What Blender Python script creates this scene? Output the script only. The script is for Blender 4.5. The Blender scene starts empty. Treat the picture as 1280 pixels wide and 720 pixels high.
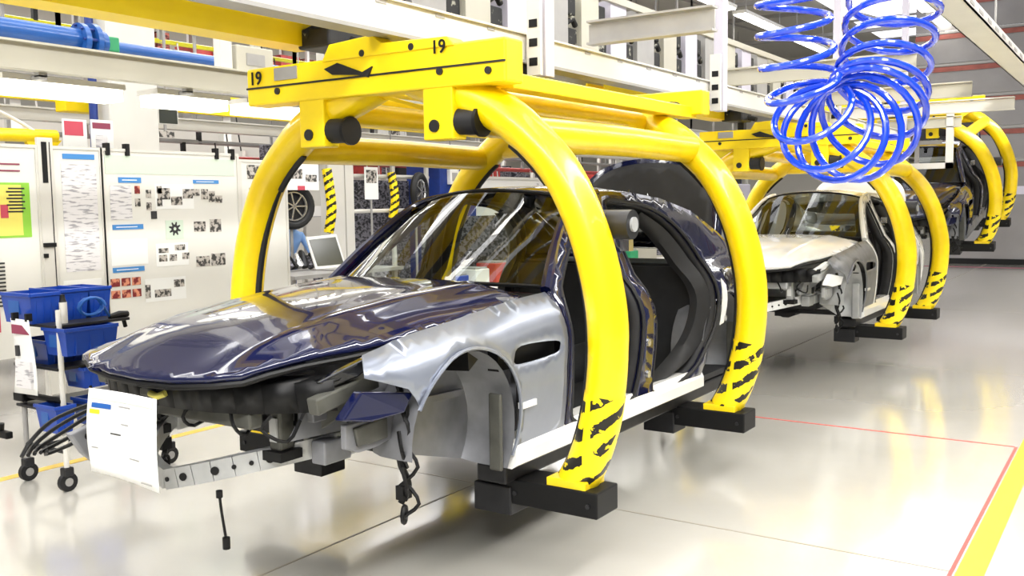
import bpy, bmesh, math, random
from mathutils import Vector, Matrix
from mathutils.geometry import delaunay_2d_cdt
R_ = math.radians
PI = math.pi
random.seed(7)
SC = bpy.context.scene
COL = SC.collection

# ---------------------------------------------------------------- camera
cam_d = bpy.data.cameras.new('camera')
cam_d.sensor_width = 36.0
cam_d.lens = 1189.7 / 1280 * 36.0
cam_d.clip_end = 300
cam = bpy.data.objects.new('camera', cam_d)
COL.objects.link(cam)
cam.matrix_world = Matrix(((0.83224097, -0.03766007, 0.55313352, 0.0),
                           (0.55424068, 0.08146503, -0.82836026, 0.0),
                           (-0.01386493, 0.99596444, 0.08867127, 1.85),
                           (0, 0, 0, 1)))
SC.camera = cam

# ---------------------------------------------------------------- light
W = bpy.data.worlds.new('hall_air')
W.use_nodes = True
W.node_tree.nodes['Background'].inputs[0].default_value = (1.0, 0.99, 0.98, 1)
W.node_tree.nodes['Background'].inputs[1].default_value = 0.35
SC.world = W

def area(name, loc, size, power, rot=(0, 0, 0), col=(1, 0.99, 0.98)):
    d = bpy.data.lights.new(name, 'AREA')
    d.shape = 'RECTANGLE'
    d.size, d.size_y = size
    d.energy = power
    d.color = col
    o = bpy.data.objects.new(name, d)
    o.location = loc
    o.rotation_euler = rot
    COL.objects.link(o)
    return o

area('aisle_light', (1.2, 9, 6.4), (1.2, 26), 2400)
area('bay_light', (-5.2, 4, 6.4), (1.2, 22), 300)
area('bay_light', (-9.0, 8, 6.4), (1.2, 26), 350)
area('bay_light', (-14.0, 12, 6.4), (1.2, 26), 1300)
area('bay_light', (-21.0, 16, 7.6), (2, 30), 1500)  # extra area light, added to brighten the far left background
area('front_light', (-1.5, -3.5, 6.0), (7, 1.2), 900)

SC.view_settings.view_transform = 'Standard'
SC.view_settings.look = 'None'
SC.view_settings.exposure = 0.06
SC.view_settings.gamma = 1.0
SC.view_settings.use_curve_mapping = False
SC.cycles.max_bounces = 7
SC.cycles.diffuse_bounces = 3
SC.cycles.glossy_bounces = 4
SC.cycles.transmission_bounces = 5
SC.cycles.transparent_max_bounces = 8

# ---------------------------------------------------------------- materials
def srgb(h):
    v = [int(h[i:i + 2], 16) / 255 for i in (0, 2, 4)]
    return tuple((c / 12.92 if c <= 0.04045 else ((c + 0.055) / 1.055) ** 2.4) for c in v) + (1,)

def mat(name, col, rough=0.5, metal=0.0, coat=0.0, var=0.0, vscale=8.0, bump=0.0, emit=0.0, alpha=1.0, spec=0.5, trans=0.0):
    m = bpy.data.materials.new(name)
    m.use_nodes = True
    nt = m.node_tree
    b = nt.nodes['Principled BSDF']
    c = srgb(col)
    b.inputs['Base Color'].default_value = c
    b.inputs['Roughness'].default_value = rough
    b.inputs['Metallic'].default_value = metal
    b.inputs['Coat Weight'].default_value = coat
    b.inputs['Coat Roughness'].default_value = 0.03
    b.inputs['Specular IOR Level'].default_value = spec
    b.inputs['Transmission Weight'].default_value = trans
    if emit:
        b.inputs['Emission Color'].default_value = c
        b.inputs['Emission Strength'].default_value = emit
    if var or bump:
        tc = nt.nodes.new('ShaderNodeTexCoord')
        n = nt.nodes.new('ShaderNodeTexNoise')
        n.inputs['Scale'].default_value = vscale
        n.inputs['Detail'].default_value = 5
        nt.links.new(tc.outputs['Object'], n.inputs['Vector'])
        if var:
            r = nt.nodes.new('ShaderNodeValToRGB')
            r.color_ramp.elements[0].position = 0.3
            r.color_ramp.elements[1].position = 0.7
            r.color_ramp.elements[0].color = tuple(x * (1 - var) for x in c[:3]) + (1,)
            r.color_ramp.elements[1].color = tuple(min(1, x * (1 + var * 0.4)) for x in c[:3]) + (1,)
            nt.links.new(n.outputs['Fac'], r.inputs['Fac'])
            nt.links.new(r.outputs['Color'], b.inputs['Base Color'])
        if bump:
            bp = nt.nodes.new('ShaderNodeBump')
            bp.inputs['Strength'].default_value = bump
            bp.inputs['Distance'].default_value = 0.01
            nt.links.new(n.outputs['Fac'], bp.inputs['Height'])
            nt.links.new(bp.outputs['Normal'], b.inputs['Normal'])
    return m

M = {
    'yellow': mat('yellow_paint', 'FFD800', 0.32, coat=0.3, var=0.12, vscale=5),
    'yellow_beam': mat('yellow_beam_paint', 'FFDC0A', 0.4, var=0.08, vscale=3),
    'navy': mat('navy_car_paint', '0B1136', 0.13, coat=0.9, spec=0.2),
    'black_gloss': mat('black_car_paint', '07080B', 0.12, coat=1.0),
    'silver': mat('silver_film', '8D93A1', 0.3, metal=0.5, coat=0.25, var=0.08, vscale=6, bump=0.06),
    'white_paint': mat('white_car_paint', 'F4F4F2', 0.18, coat=0.8),
    'primer': mat('grey_primer', '808185', 0.45, metal=0.35, var=0.25, vscale=7, bump=0.15),
    'primer_lt': mat('light_primer', 'B2B3B2', 0.4, metal=0.3, var=0.2, vscale=7),
    'primer_dk': mat('dark_primer', '55554F', 0.5, metal=0.3, var=0.35, vscale=9, bump=0.2),
    'black': mat('black_plastic', '0A0A0B', 0.5, spec=0.3),
    'rubber': mat('black_rubber', '141416', 0.6, var=0.3),
    'trim': mat('dark_interior_trim', '1B1B1D', 0.65, var=0.4, vscale=12),
    'dgrey': mat('dark_grey_steel', '323234', 0.45, metal=0.5, var=0.3),
    'grey': mat('grey_paint', '9C9A97', 0.45, var=0.08),
    'beige': mat('beige_steel', 'B9B5A6', 0.45, var=0.08, vscale=2),
    'white_steel': mat('white_steel', 'D3D0C8', 0.4, var=0.06, vscale=2),
    'lilac': mat('cool_white_steel', 'C2BECB', 0.4, var=0.05, vscale=2),
    'wallwhite': mat('white_panel', 'DEDCD8', 0.5),
    'board': mat('board_paper', 'DEDCD5', 0.6, var=0.03, vscale=2),
    'paper': mat('paper', 'EAEAE7', 0.7),
    'green_paper': mat('pale_green_paper', 'CBD9C8', 0.7),
    'blue_print': mat('blue_print', '3F83C4', 0.6),
    'red_print': mat('red_print', 'C4485A', 0.6),
    'maroon': mat('maroon_print', '8A3850', 0.6),
    'lime': mat('lime_print', '8CC63E', 0.6),
    'yellow_print': mat('yellow_print', 'E8DC6A', 0.6),
    'dark_print': mat('dark_print', '2A2A2C', 0.6),
    'blue_bin': mat('blue_bin_plastic', '1440A0', 0.3, coat=0.2, var=0.15),
    'blue_dk': mat('dark_blue_sheet', '16337E', 0.4, var=0.2),
    'blue_pipe': mat('blue_pipe_paint', '1D559F', 0.3, coat=0.3, var=0.1),
    'hose': mat('blue_hose', '0C3CC8', 0.15, coat=0.8),
    'chrome': mat('bright_metal', 'C8C8C8', 0.25, metal=0.9),
    'red': mat('red_paint', 'B83A34', 0.5, var=0.25),
    'brick': mat('red_brown_sheet', '9A5348', 0.6, var=0.3, vscale=3),
    'screen': mat('screen_glass', '3E4038', 0.15),
    'lamp': mat('lamp_tube', 'FFFCF2', 0.5, emit=9.0),
    'lamp_soft': mat('lamp_diffuser', 'FFFCEE', 0.5, emit=2.2),
    'sky': mat('skylight_sheet', 'F6F8FF', 0.5, emit=1.5),
    'lineyellow': mat('floor_line_yellow', 'E6E02A', 0.35, var=0.1, vscale=10),
    'lineochre': mat('floor_line_ochre', 'E2BC4A', 0.35, var=0.1, vscale=10),
    'linered': mat('floor_line_red', 'D0504A', 0.4, var=0.2, vscale=10),
    'joint': mat('floor_joint', '8A8375', 0.5),
    'skin': mat('skin', 'C99C80', 0.5),
    'denim': mat('blue_cloth', '7FA6DC', 0.8),
    'green': mat('green_paint', '2C8F5E', 0.4),
    'wall': mat('hall_wall', 'D9D5CC', 0.6, var=0.05, vscale=0.6),
    'ceil': mat('hall_ceiling', 'CFCCC4', 0.7, var=0.05, vscale=0.6),
    'farwall': mat('far_wall_grey', '8E8B8B', 0.6, var=0.1, vscale=1.5),
}

def floor_mat():
    m = bpy.data.materials.new('epoxy_floor'); m.use_nodes = True
    nt = m.node_tree; b = nt.nodes['Principled BSDF']
    tc = nt.nodes.new('ShaderNodeTexCoord')
    n = nt.nodes.new('ShaderNodeTexNoise'); n.inputs['Scale'].default_value = 0.5; n.inputs['Detail'].default_value = 6
    r = nt.nodes.new('ShaderNodeValToRGB')
    r.color_ramp.elements[0].position = 0.3; r.color_ramp.elements[1].position = 0.7
    r.color_ramp.elements[0].color = srgb('B2AEA4'); r.color_ramp.elements[1].color = srgb('C5C2BA')
    n2 = nt.nodes.new('ShaderNodeTexNoise'); n2.inputs['Scale'].default_value = 1.3; n2.inputs['Detail'].default_value = 4
    mr = nt.nodes.new('ShaderNodeMapRange'); mr.inputs[3].default_value = 0.10; mr.inputs[4].default_value = 0.20
    nt.links.new(tc.outputs['Object'], n.inputs['Vector']); nt.links.new(tc.outputs['Object'], n2.inputs['Vector'])
    nt.links.new(n.outputs['Fac'], r.inputs['Fac']); nt.links.new(r.outputs['Color'], b.inputs['Base Color'])
    nt.links.new(n2.outputs['Fac'], mr.inputs[0]); nt.links.new(mr.outputs[0], b.inputs['Roughness'])
    b.inputs['Coat Weight'].default_value = 1.0; b.inputs['Coat IOR'].default_value = 1.7; b.inputs['Coat Roughness'].default_value = 0.12
    b.inputs['Specular IOR Level'].default_value = 0.6
    return m
M['floor'] = floor_mat()

def glass_mat():
    m = bpy.data.materials.new('car_glass'); m.use_nodes = True
    nt = m.node_tree; out = nt.nodes['Material Output']; nt.nodes.remove(nt.nodes['Principled BSDF'])
    t = nt.nodes.new('ShaderNodeBsdfTransparent'); t.inputs[0].default_value = (0.72, 0.8, 0.74, 1)
    g = nt.nodes.new('ShaderNodeBsdfGlossy'); g.inputs['Roughness'].default_value = 0.02
    f = nt.nodes.new('ShaderNodeFresnel'); f.inputs[0].default_value = 1.6
    mx = nt.nodes.new('ShaderNodeMixShader')
    nt.links.new(f.outputs[0], mx.inputs[0]); nt.links.new(t.outputs[0], mx.inputs[1]); nt.links.new(g.outputs[0], mx.inputs[2])
    nt.links.new(mx.outputs[0], out.inputs[0])
    return m
M['glass'] = glass_mat()

def noisy_print(name, a, b_, scale, stretch=(1, 1, 1), thr=0.5):
    """flat print: small dark blocks on paper (illegible pictures and text)"""
    m = bpy.data.materials.new(name); m.use_nodes = True
    nt = m.node_tree; b = nt.nodes['Principled BSDF']; b.inputs['Roughness'].default_value = 0.65
    tc = nt.nodes.new('ShaderNodeTexCoord'); mp = nt.nodes.new('ShaderNodeMapping')
    mp.inputs['Scale'].default_value = stretch
    n = nt.nodes.new('ShaderNodeTexNoise'); n.inputs['Scale'].default_value = scale; n.inputs['Detail'].default_value = 3
    r = nt.nodes.new('ShaderNodeValToRGB')
    r.color_ramp.elements[0].position = thr - 0.05; r.color_ramp.elements[1].position = thr + 0.05
    r.color_ramp.elements[0].color = srgb(a); r.color_ramp.elements[1].color = srgb(b_)
    nt.links.new(tc.outputs['Object'], mp.inputs[0]); nt.links.new(mp.outputs[0], n.inputs['Vector'])
    nt.links.new(n.outputs['Fac'], r.inputs['Fac']); nt.links.new(r.outputs['Color'], b.inputs['Base Color'])
    return m
M['photo_print'] = noisy_print('photo_print', '3A3836', 'B9B2AA', 22, thr=0.5)
M['photo_red'] = noisy_print('photo_print_red', '7A1F22', 'D98F70', 18, thr=0.52)
M['text_print'] = noisy_print('text_print', '9F9DA2', 'DEDBDC', 30, (0.25, 0.25, 1.6), 0.42)
M['stripe_print'] = noisy_print('list_print', '2D2D28', 'E8DC6A', 14, (0.1, 0.1, 1.5), 0.47)
M['clutter'] = noisy_print('stored_goods', '26262C', '77757E', 17, (1, 1, 1.6), 0.5)
M['clutter_red'] = noisy_print('stored_goods_red', '57201E', 'C06A5A', 12, (1, 1, 2.5), 0.5)
M['chain'] = noisy_print('chain_links', '0B0B0A', 'A19F90', 16, (1, 1, 1), 0.66)

def tape_mat():
    """black and yellow warning tape, worn: diagonal blocks with ragged edges"""
    m = bpy.data.materials.new('hazard_tape'); m.use_nodes = True
    nt = m.node_tree; b = nt.nodes['Principled BSDF']; b.inputs['Roughness'].default_value = 0.4
    tc = nt.nodes.new('ShaderNodeTexCoord')
    mp = nt.nodes.new('ShaderNodeMapping'); mp.inputs['Rotation'].default_value = (0.0, 0.0, 0.0)
    sx = nt.nodes.new('ShaderNodeSeparateXYZ')
    n = nt.nodes.new('ShaderNodeTexNoise'); n.inputs['Scale'].default_value = 22; n.inputs['Detail'].default_value = 4
    def mth(op, a, b2=None):
        x = nt.nodes.new('ShaderNodeMath'); x.operation = op
        for i, v in enumerate((a, b2)):
            if v is None: continue
            if isinstance(v, (int, float)): x.inputs[i].default_value = v
            else: nt.links.new(v, x.inputs[i])
        return x.outputs[0]
    nt.links.new(tc.outputs['Object'], mp.inputs[0]); nt.links.new(mp.outputs[0], sx.inputs[0]); nt.links.new(tc.outputs['Object'], n.inputs['Vector'])
    s = mth('ADD', mth('MULTIPLY', sx.outputs[2], 8.0), mth('MULTIPLY', mth('ADD', sx.outputs[0], sx.outputs[1]), -3.6))
    s = mth('ADD', s, mth('MULTIPLY', n.outputs['Fac'], 0.5))
    fr = mth('FRACT', s)
    blk = mth('LESS_THAN', fr, 0.42)
    wear = mth('LESS_THAN', n.outputs['Fac'], 0.62)
    side = mth('LESS_THAN', mth('FRACT', mth('ADD', mth('MULTIPLY', mth('SUBTRACT', sx.outputs[0], sx.outputs[1]), 4.4), 0.15)), 0.8)
    k = mth('MULTIPLY', mth('MULTIPLY', blk, wear), side)
    mx = nt.nodes.new('ShaderNodeMix'); mx.data_type = 'RGBA'
    mx.inputs[6].default_value = srgb('FFE000'); mx.inputs[7].default_value = srgb('15130F')
    nt.links.new(k, mx.inputs[0]); nt.links.new(mx.outputs[2], b.inputs['Base Color'])
    return m
M['tape'] = tape_mat()

# ---------------------------------------------------------------- mesh helpers
class MB:
    def __init__(s): s.v = []; s.f = []
    def add(s, vs, fs):
        k = len(s.v); s.v += [tuple(v) for v in vs]; s.f += [tuple(i + k for i in f) for f in fs]; return s
    def box(s, x0, x1, y0, y1, z0, z1, m=None):
        vs = [Vector((x, y, z)) for x in (x0, x1) for y in (y0, y1) for z in (z0, z1)]
        if m: vs = [m @ v for v in vs]
        return s.add(vs, [(0, 1, 3, 2), (4, 6, 7, 5), (0, 4, 5, 1), (2, 3, 7, 6), (0, 2, 6, 4), (1, 5, 7, 3)])
    def bar(s, a, b, w, h=None, up=(0, 0, 1)):
        a, b = Vector(a), Vector(b); h = h or w; d = (b - a).normalized(); u = Vector(up)
        if abs(d.dot(u)) > 0.98: u = Vector((0, 1, 0))
        x = d.cross(u).normalized(); u = x.cross(d)
        vs = [p + x * i * w / 2 + u * j * h / 2 for p in (a, b) for i, j in ((-1, -1), (1, -1), (1, 1), (-1, 1))]
        return s.add(vs, [(0, 3, 2, 1), (4, 5, 6, 7)] + [(i, (i + 1) % 4, 4 + (i + 1) % 4, 4 + i) for i in range(4)])
    def tube(s, pts, r, n=12, cap=True, sub=0):
        P = [Vector(p) for p in pts]
        if sub: P = smooth_path(P, sub)
        rs = r if isinstance(r, (list, tuple)) else [r] * len(P)
        if len(rs) != len(P): rs = [rs[min(len(rs) - 1, int(i * len(rs) / len(P)))] for i in range(len(P))]
        vs, fs = [], []
        t = (P[1] - P[0]).normalized(); u = Vector((0, 0, 1)) if abs(t.z) < 0.9 else Vector((0, 1, 0))
        x = t.cross(u).normalized()
        for i, p in enumerate(P):
            t = (P[min(i + 1, len(P) - 1)] - P[max(i - 1, 0)]).normalized()
            x = (x - t * x.dot(t)).normalized(); y = t.cross(x)
            for k in range(n):
                a = 2 * PI * k / n; vs.append(p + (x * math.cos(a) + y * math.sin(a)) * rs[i])
        for i in range(len(P) - 1):
            for k in range(n):
                k2 = (k + 1) % n; fs.append((i * n + k, i * n + k2, (i + 1) * n + k2, (i + 1) * n + k))
        if cap: fs += [tuple(range(n))[::-1], tuple(range((len(P) - 1) * n, len(P) * n))]
        return s.add(vs, fs)
    def cyl(s, a, b, r, n=20): return s.tube([a, b], r, n)
    def ring(s, c, ax, R, r, n=24, m=8):
        c, ax = Vector(c), Vector(ax).normalized(); u = Vector((0, 0, 1)) if abs(ax.z) < 0.9 else Vector((1, 0, 0))
        x = ax.cross(u).normalized(); y = ax.cross(x); vs, fs = [], []
        for i in range(n):
            a = 2 * PI * i / n; d = x * math.cos(a) + y * math.sin(a)
            for k in range(m):
                b = 2 * PI * k / m; vs.append(c + d * (R + r * math.cos(b)) + ax * r * math.sin(b))
        for i in range(n):
            for k in range(m): fs.append((i * m + k, ((i + 1) % n) * m + k, ((i + 1) % n) * m + (k + 1) % m, i * m + (k + 1) % m))
        return s.add(vs, fs)
    def prism(s, poly, fn, t0, t1):
        """poly extruded between t0 and t1; fn(a, b, t) gives the point"""
        n = len(poly); vs = [fn(a, b, t0) for a, b in poly] + [fn(a, b, t1) for a, b in poly]
        return s.add(vs, [tuple(range(n))[::-1], tuple(range(n, 2 * n))] + [(i, (i + 1) % n, n + (i + 1) % n, n + i) for i in range(n)])
    def grid(s, fn, nu, nv):
        vs = [fn(i / nu, j / nv) for i in range(nu + 1) for j in range(nv + 1)]; w = nv + 1
        return s.add(vs, [(i * w + j, (i + 1) * w + j, (i + 1) * w + j + 1, i * w + j + 1) for i in range(nu) for j in range(nv)])
    def build(s, name, m, parent=None, smooth=False, solid=0, bevel=0, fixn=True, ang=35):
        me = bpy.data.meshes.new(name); me.from_pydata(s.v, [], s.f)
        if fixn:
            bm = bmesh.new(); bm.from_mesh(me); bmesh.ops.recalc_face_normals(bm, faces=bm.faces); bm.to_mesh(me); bm.free()
        me.materials.append(M[m] if isinstance(m, str) else m)
        if smooth:
            me.shade_smooth()
            if ang: me.set_sharp_from_angle(angle=R_(ang))
        o = bpy.data.objects.new(name, me); COL.objects.link(o)
        if parent: o.parent = parent
        if bevel:
            md = o.modifiers.new('b', 'BEVEL'); md.width = bevel; md.segments = 2; md.limit_method = 'ANGLE'
        if solid:
            md = o.modifiers.new('s', 'SOLIDIFY'); md.thickness = solid; md.offset = -1
        return o

def smooth_path(P, sub):
    out = []
    n = len(P)
    for i in range(n - 1):
        p0, p1, p2, p3 = P[max(i - 1, 0)], P[i], P[i + 1], P[min(i + 2, n - 1)]
        for k in range(sub):
            t = k / sub
            out.append(0.5 * ((2 * p1) + (p2 - p0) * t + (2 * p0 - 5 * p1 + 4 * p2 - p3) * t * t + (3 * p1 - p0 - 3 * p2 + p3) * t ** 3))
    out.append(P[-1]); return out

def inside(p, poly):
    x, y = p; c = False; n = len(poly)
    for i in range(n):
        x1, y1 = poly[i]; x2, y2 = poly[i - 1]
        if (y1 > y) != (y2 > y) and x < (x2 - x1) * (y - y1) / (y2 - y1) + x1: c = not c
    return c

def resamp(poly, step):
    out = []
    for i in range(len(poly)):
        a, b = Vector(poly[i]), Vector(poly[(i + 1) % len(poly)]); n = max(1, int((b - a).length / step))
        out += [tuple(a + (b - a) * k / n) for k in range(n)]
    return out

def curve2(pts, sub=5, closed=True):
    """rounded closed outline through 2D points (Catmull-Rom)"""
    P = [Vector(p) for p in pts]; n = len(P); out = []
    for i in range(n):
        p0, p1, p2, p3 = P[i - 1], P[i], P[(i + 1) % n], P[(i + 2) % n]
        for k in range(sub):
            t = k / sub
            q = 0.5 * ((2 * p1) + (p2 - p0) * t + (2 * p0 - 5 * p1 + 4 * p2 - p3) * t * t + (3 * p1 - p0 - 3 * p2 + p3) * t ** 3)
            out.append(tuple(q))
    return out

def panel(outline, holes, fn, step=0.05):
    """a sheet with holes: 2D outline triangulated with inner points, mapped to 3D by fn(a, b)"""
    loops = [resamp(outline, step)] + [resamp(h, step) for h in holes]
    vs, es = [], []
    for lp in loops:
        k = len(vs); vs += [Vector(p) for p in lp]; es += [(k + i, k + (i + 1) % len(lp)) for i in range(len(lp))]
    xs = [p[0] for p in outline]; ys = [p[1] for p in outline]
    nb = list(vs)
    x = min(xs)
    i = 0
    while x < max(xs):
        y = min(ys) + (step / 2 if i % 2 else 0)
        while y < max(ys):
            p = (x, y)
            if inside(p, outline) and not any(inside(p, h) for h in holes) and min((q - Vector(p)).length_squared for q in nb) > (0.6 * step) ** 2:
                vs.append(Vector(p))
            y += step
        x += step * 0.87; i += 1
    ov, oe, of = delaunay_2d_cdt(vs, es, [], 0, 1e-6)[:3]
    fs = []
    for f in of:
        c = sum((ov[i] for i in f), Vector((0, 0))) / len(f)
        if inside(c, outline) and not any(inside(c, h) for h in holes): fs.append(tuple(f))
    b = MB(); b.add([fn(v[0], v[1]) for v in ov], fs); return b

def lerp_t(tab, x):
    if x <= tab[0][0]: return tab[0][1]
    for (a, u), (b, v) in zip(tab, tab[1:]):
        if x <= b:
            t = (x - a) / (b - a); return u + (v - u) * t
    return tab[-1][1]
def sm_t(tab, x):
    """smoothed table look-up"""
    h = 0.09
    return (lerp_t(tab, x - h) + 2 * lerp_t(tab, x) + lerp_t(tab, x + h)) / 4

def thing(name, label, cat, loc=(0, 0, 0), group=None, rz=0):
    o = bpy.data.objects.new(name, None); COL.objects.link(o); o.location = loc; o.rotation_euler = (0, 0, rz)
    o.empty_display_size = 0.1
    return tag(o, label, cat, group)
def tag(o, label, cat, group=None):
    o['label'] = label; o['category'] = cat
    if group: o['group'] = group
    return o
def struct(o): o['kind'] = 'structure'; return o
def stuff(o): o['kind'] = 'stuff'; return o
def kids(o): return [c for c in bpy.data.objects if c.parent == o]
def copy_tree(o, parent=None, swap=None):
    c = o.copy(); COL.objects.link(c); c.parent = parent
    if swap and o.type == 'MESH':
        for s in c.material_slots:
            if s.material and s.material.name in swap:
                mm = swap[s.material.name]; s.link = 'OBJECT'; s.material = mm
    for ch in kids(o): copy_tree(ch, c, swap)
    return c
def text_mesh(txt, size, name, m, parent, mtx, ext=0.002):
    cu = bpy.data.curves.new(name, 'FONT'); cu.body = txt; cu.size = size; cu.extrude = ext; cu.align_x = 'CENTER'; cu.offset = size * 0.012
    t = bpy.data.objects.new('t', cu); COL.objects.link(t)
    bpy.context.view_layer.update()
    me = bpy.data.meshes.new_from_object(t.evaluated_get(bpy.context.evaluated_depsgraph_get()))
    bpy.data.objects.remove(t)
    me.name = name; me.transform(mtx); me.materials.clear(); me.materials.append(M[m])
    o = bpy.data.objects.new(name, me); COL.objects.link(o); o.parent = parent
    return o

XC = -3.41        # centre of the assembly line
PITCH = 6.81      # distance from carrier to carrier

#=STRUCTURE
# ---------------------------------------------------------------- hall shell
struct(MB().box(-26, 16, -8, 46, -0.2, 0).build('floor', 'floor'))
struct(MB().box(-26, 16, -8, 46, 8.6, 8.8).build('ceiling', 'ceil'))
struct(MB().box(-26.2, -26, -8, 46, 0, 8.6).build('wall_left', 'wall'))
struct(MB().box(-26, 16, 46, 46.2, 0, 8.6).build('wall_back', 'wall'))
# lines on the floor
for nm, m, bx, lb in (
    ('floor_line', 'lineyellow', (-0.725, -0.60, -3, 40), 'wide yellow floor line along the aisle by the corner'),
    ('floor_line', 'linered', (-0.755, -0.735, -3, 7.8), 'thin red floor line running beside the wide yellow line'),
    ('floor_line', 'linered', (-2.9, -0.755, 7.80, 7.82), 'thin red line crossing the floor under the rear carrier foot'),
    ('floor_line', 'lineochre', (-6.56, -6.47, -3, 30), 'narrow ochre line between the parts trolley and the notice boards')):
    x0, x1, y0, y1 = bx
    tag(MB().box(x0, x1, y0, y1, 0, 0.002 + (0.001 if m == 'linered' else 0)).build(nm, m), lb, 'floor line')
for x0, x1, y0, y1 in ((-3.66, -3.645, -4, 40), (-6, 12, 5.0, 5.012), (-6, 12, 11.0, 11.012), (1.8, 1.815, -4, 40), (-6, 12, 17, 17.012)):
    struct(MB().box(x0, x1, y0, y1, 0, 0.0012).build('trim_1', 'joint'))

#=CAR
# ---------------------------------------------------------------- car bodies
# local frame: x to the car's own left, y back from the nose, z up (base of the thing at 0.45 m)
WP = [(0, .60), (.1, .70), (.25, .79), (.4, .84), (.7, .905), (1.07, .94), (1.5, .925), (2.5, .92), (3.5, .93), (4.2, .945), (4.6, .92), (4.9, .86), (5.1, .76), (5.2, .66)]
ZB = [(0, 1.16), (.42, 1.235), (.8, 1.29), (1.2, 1.335), (1.6, 1.37), (1.93, 1.385), (3, 1.40), (4, 1.43), (4.8, 1.43), (5.2, 1.40)]
TOP = [(1.62, 1.25), (1.95, 1.38), (2.2, 1.61), (2.45, 1.79), (2.62, 1.865), (2.9, 1.905), (3.3, 1.91), (3.7, 1.87), (4.1, 1.78), (4.5, 1.61), (4.75, 1.47), (5.05, 1.43)]
def side_x(l, z):
    w = sm_t(WP, l)
    if z < 1.1: return w - 0.055 * ((1.1 - z) / 0.5) ** 2
    zb = max(sm_t(ZB, l), 1.24); z0 = 1.12
    k = min(1, (z - z0) / (zb - z0)) if z > z0 else 0
    x = w - 0.13 * k * k
    if z > zb: x -= (z - zb) * 0.42
    return x
def arch(c, r, z0, a0, a1, n=18):
    return [(c + r * math.cos(R_(a0 + (a1 - a0) * i / n)), z0 + r * math.sin(R_(a0 + (a1 - a0) * i / n))) for i in range(n + 1)]
HZ = [(-.1, 1.14), (0, 1.165), (.05, 1.19), (.12, 1.225), (.3, 1.305), (.5, 1.355), (.8, 1.40), (1.2, 1.435), (1.75, 1.455)]
HD = [(0, -.02), (.12, .03), (.3, .13), (.6, .185), (1.0, .15), (1.4, .10), (1.75, .06)]
def hood_z(x, l):
    a = min(1.15, abs(x) / .72)
    z = sm_t(HZ, l) - sm_t(HD, l) * a ** 3.2
    z += .012 * math.exp(-((abs(x) - .40 - .04 * l) / .05) ** 2) * min(1, l / .3)
    return z
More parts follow.
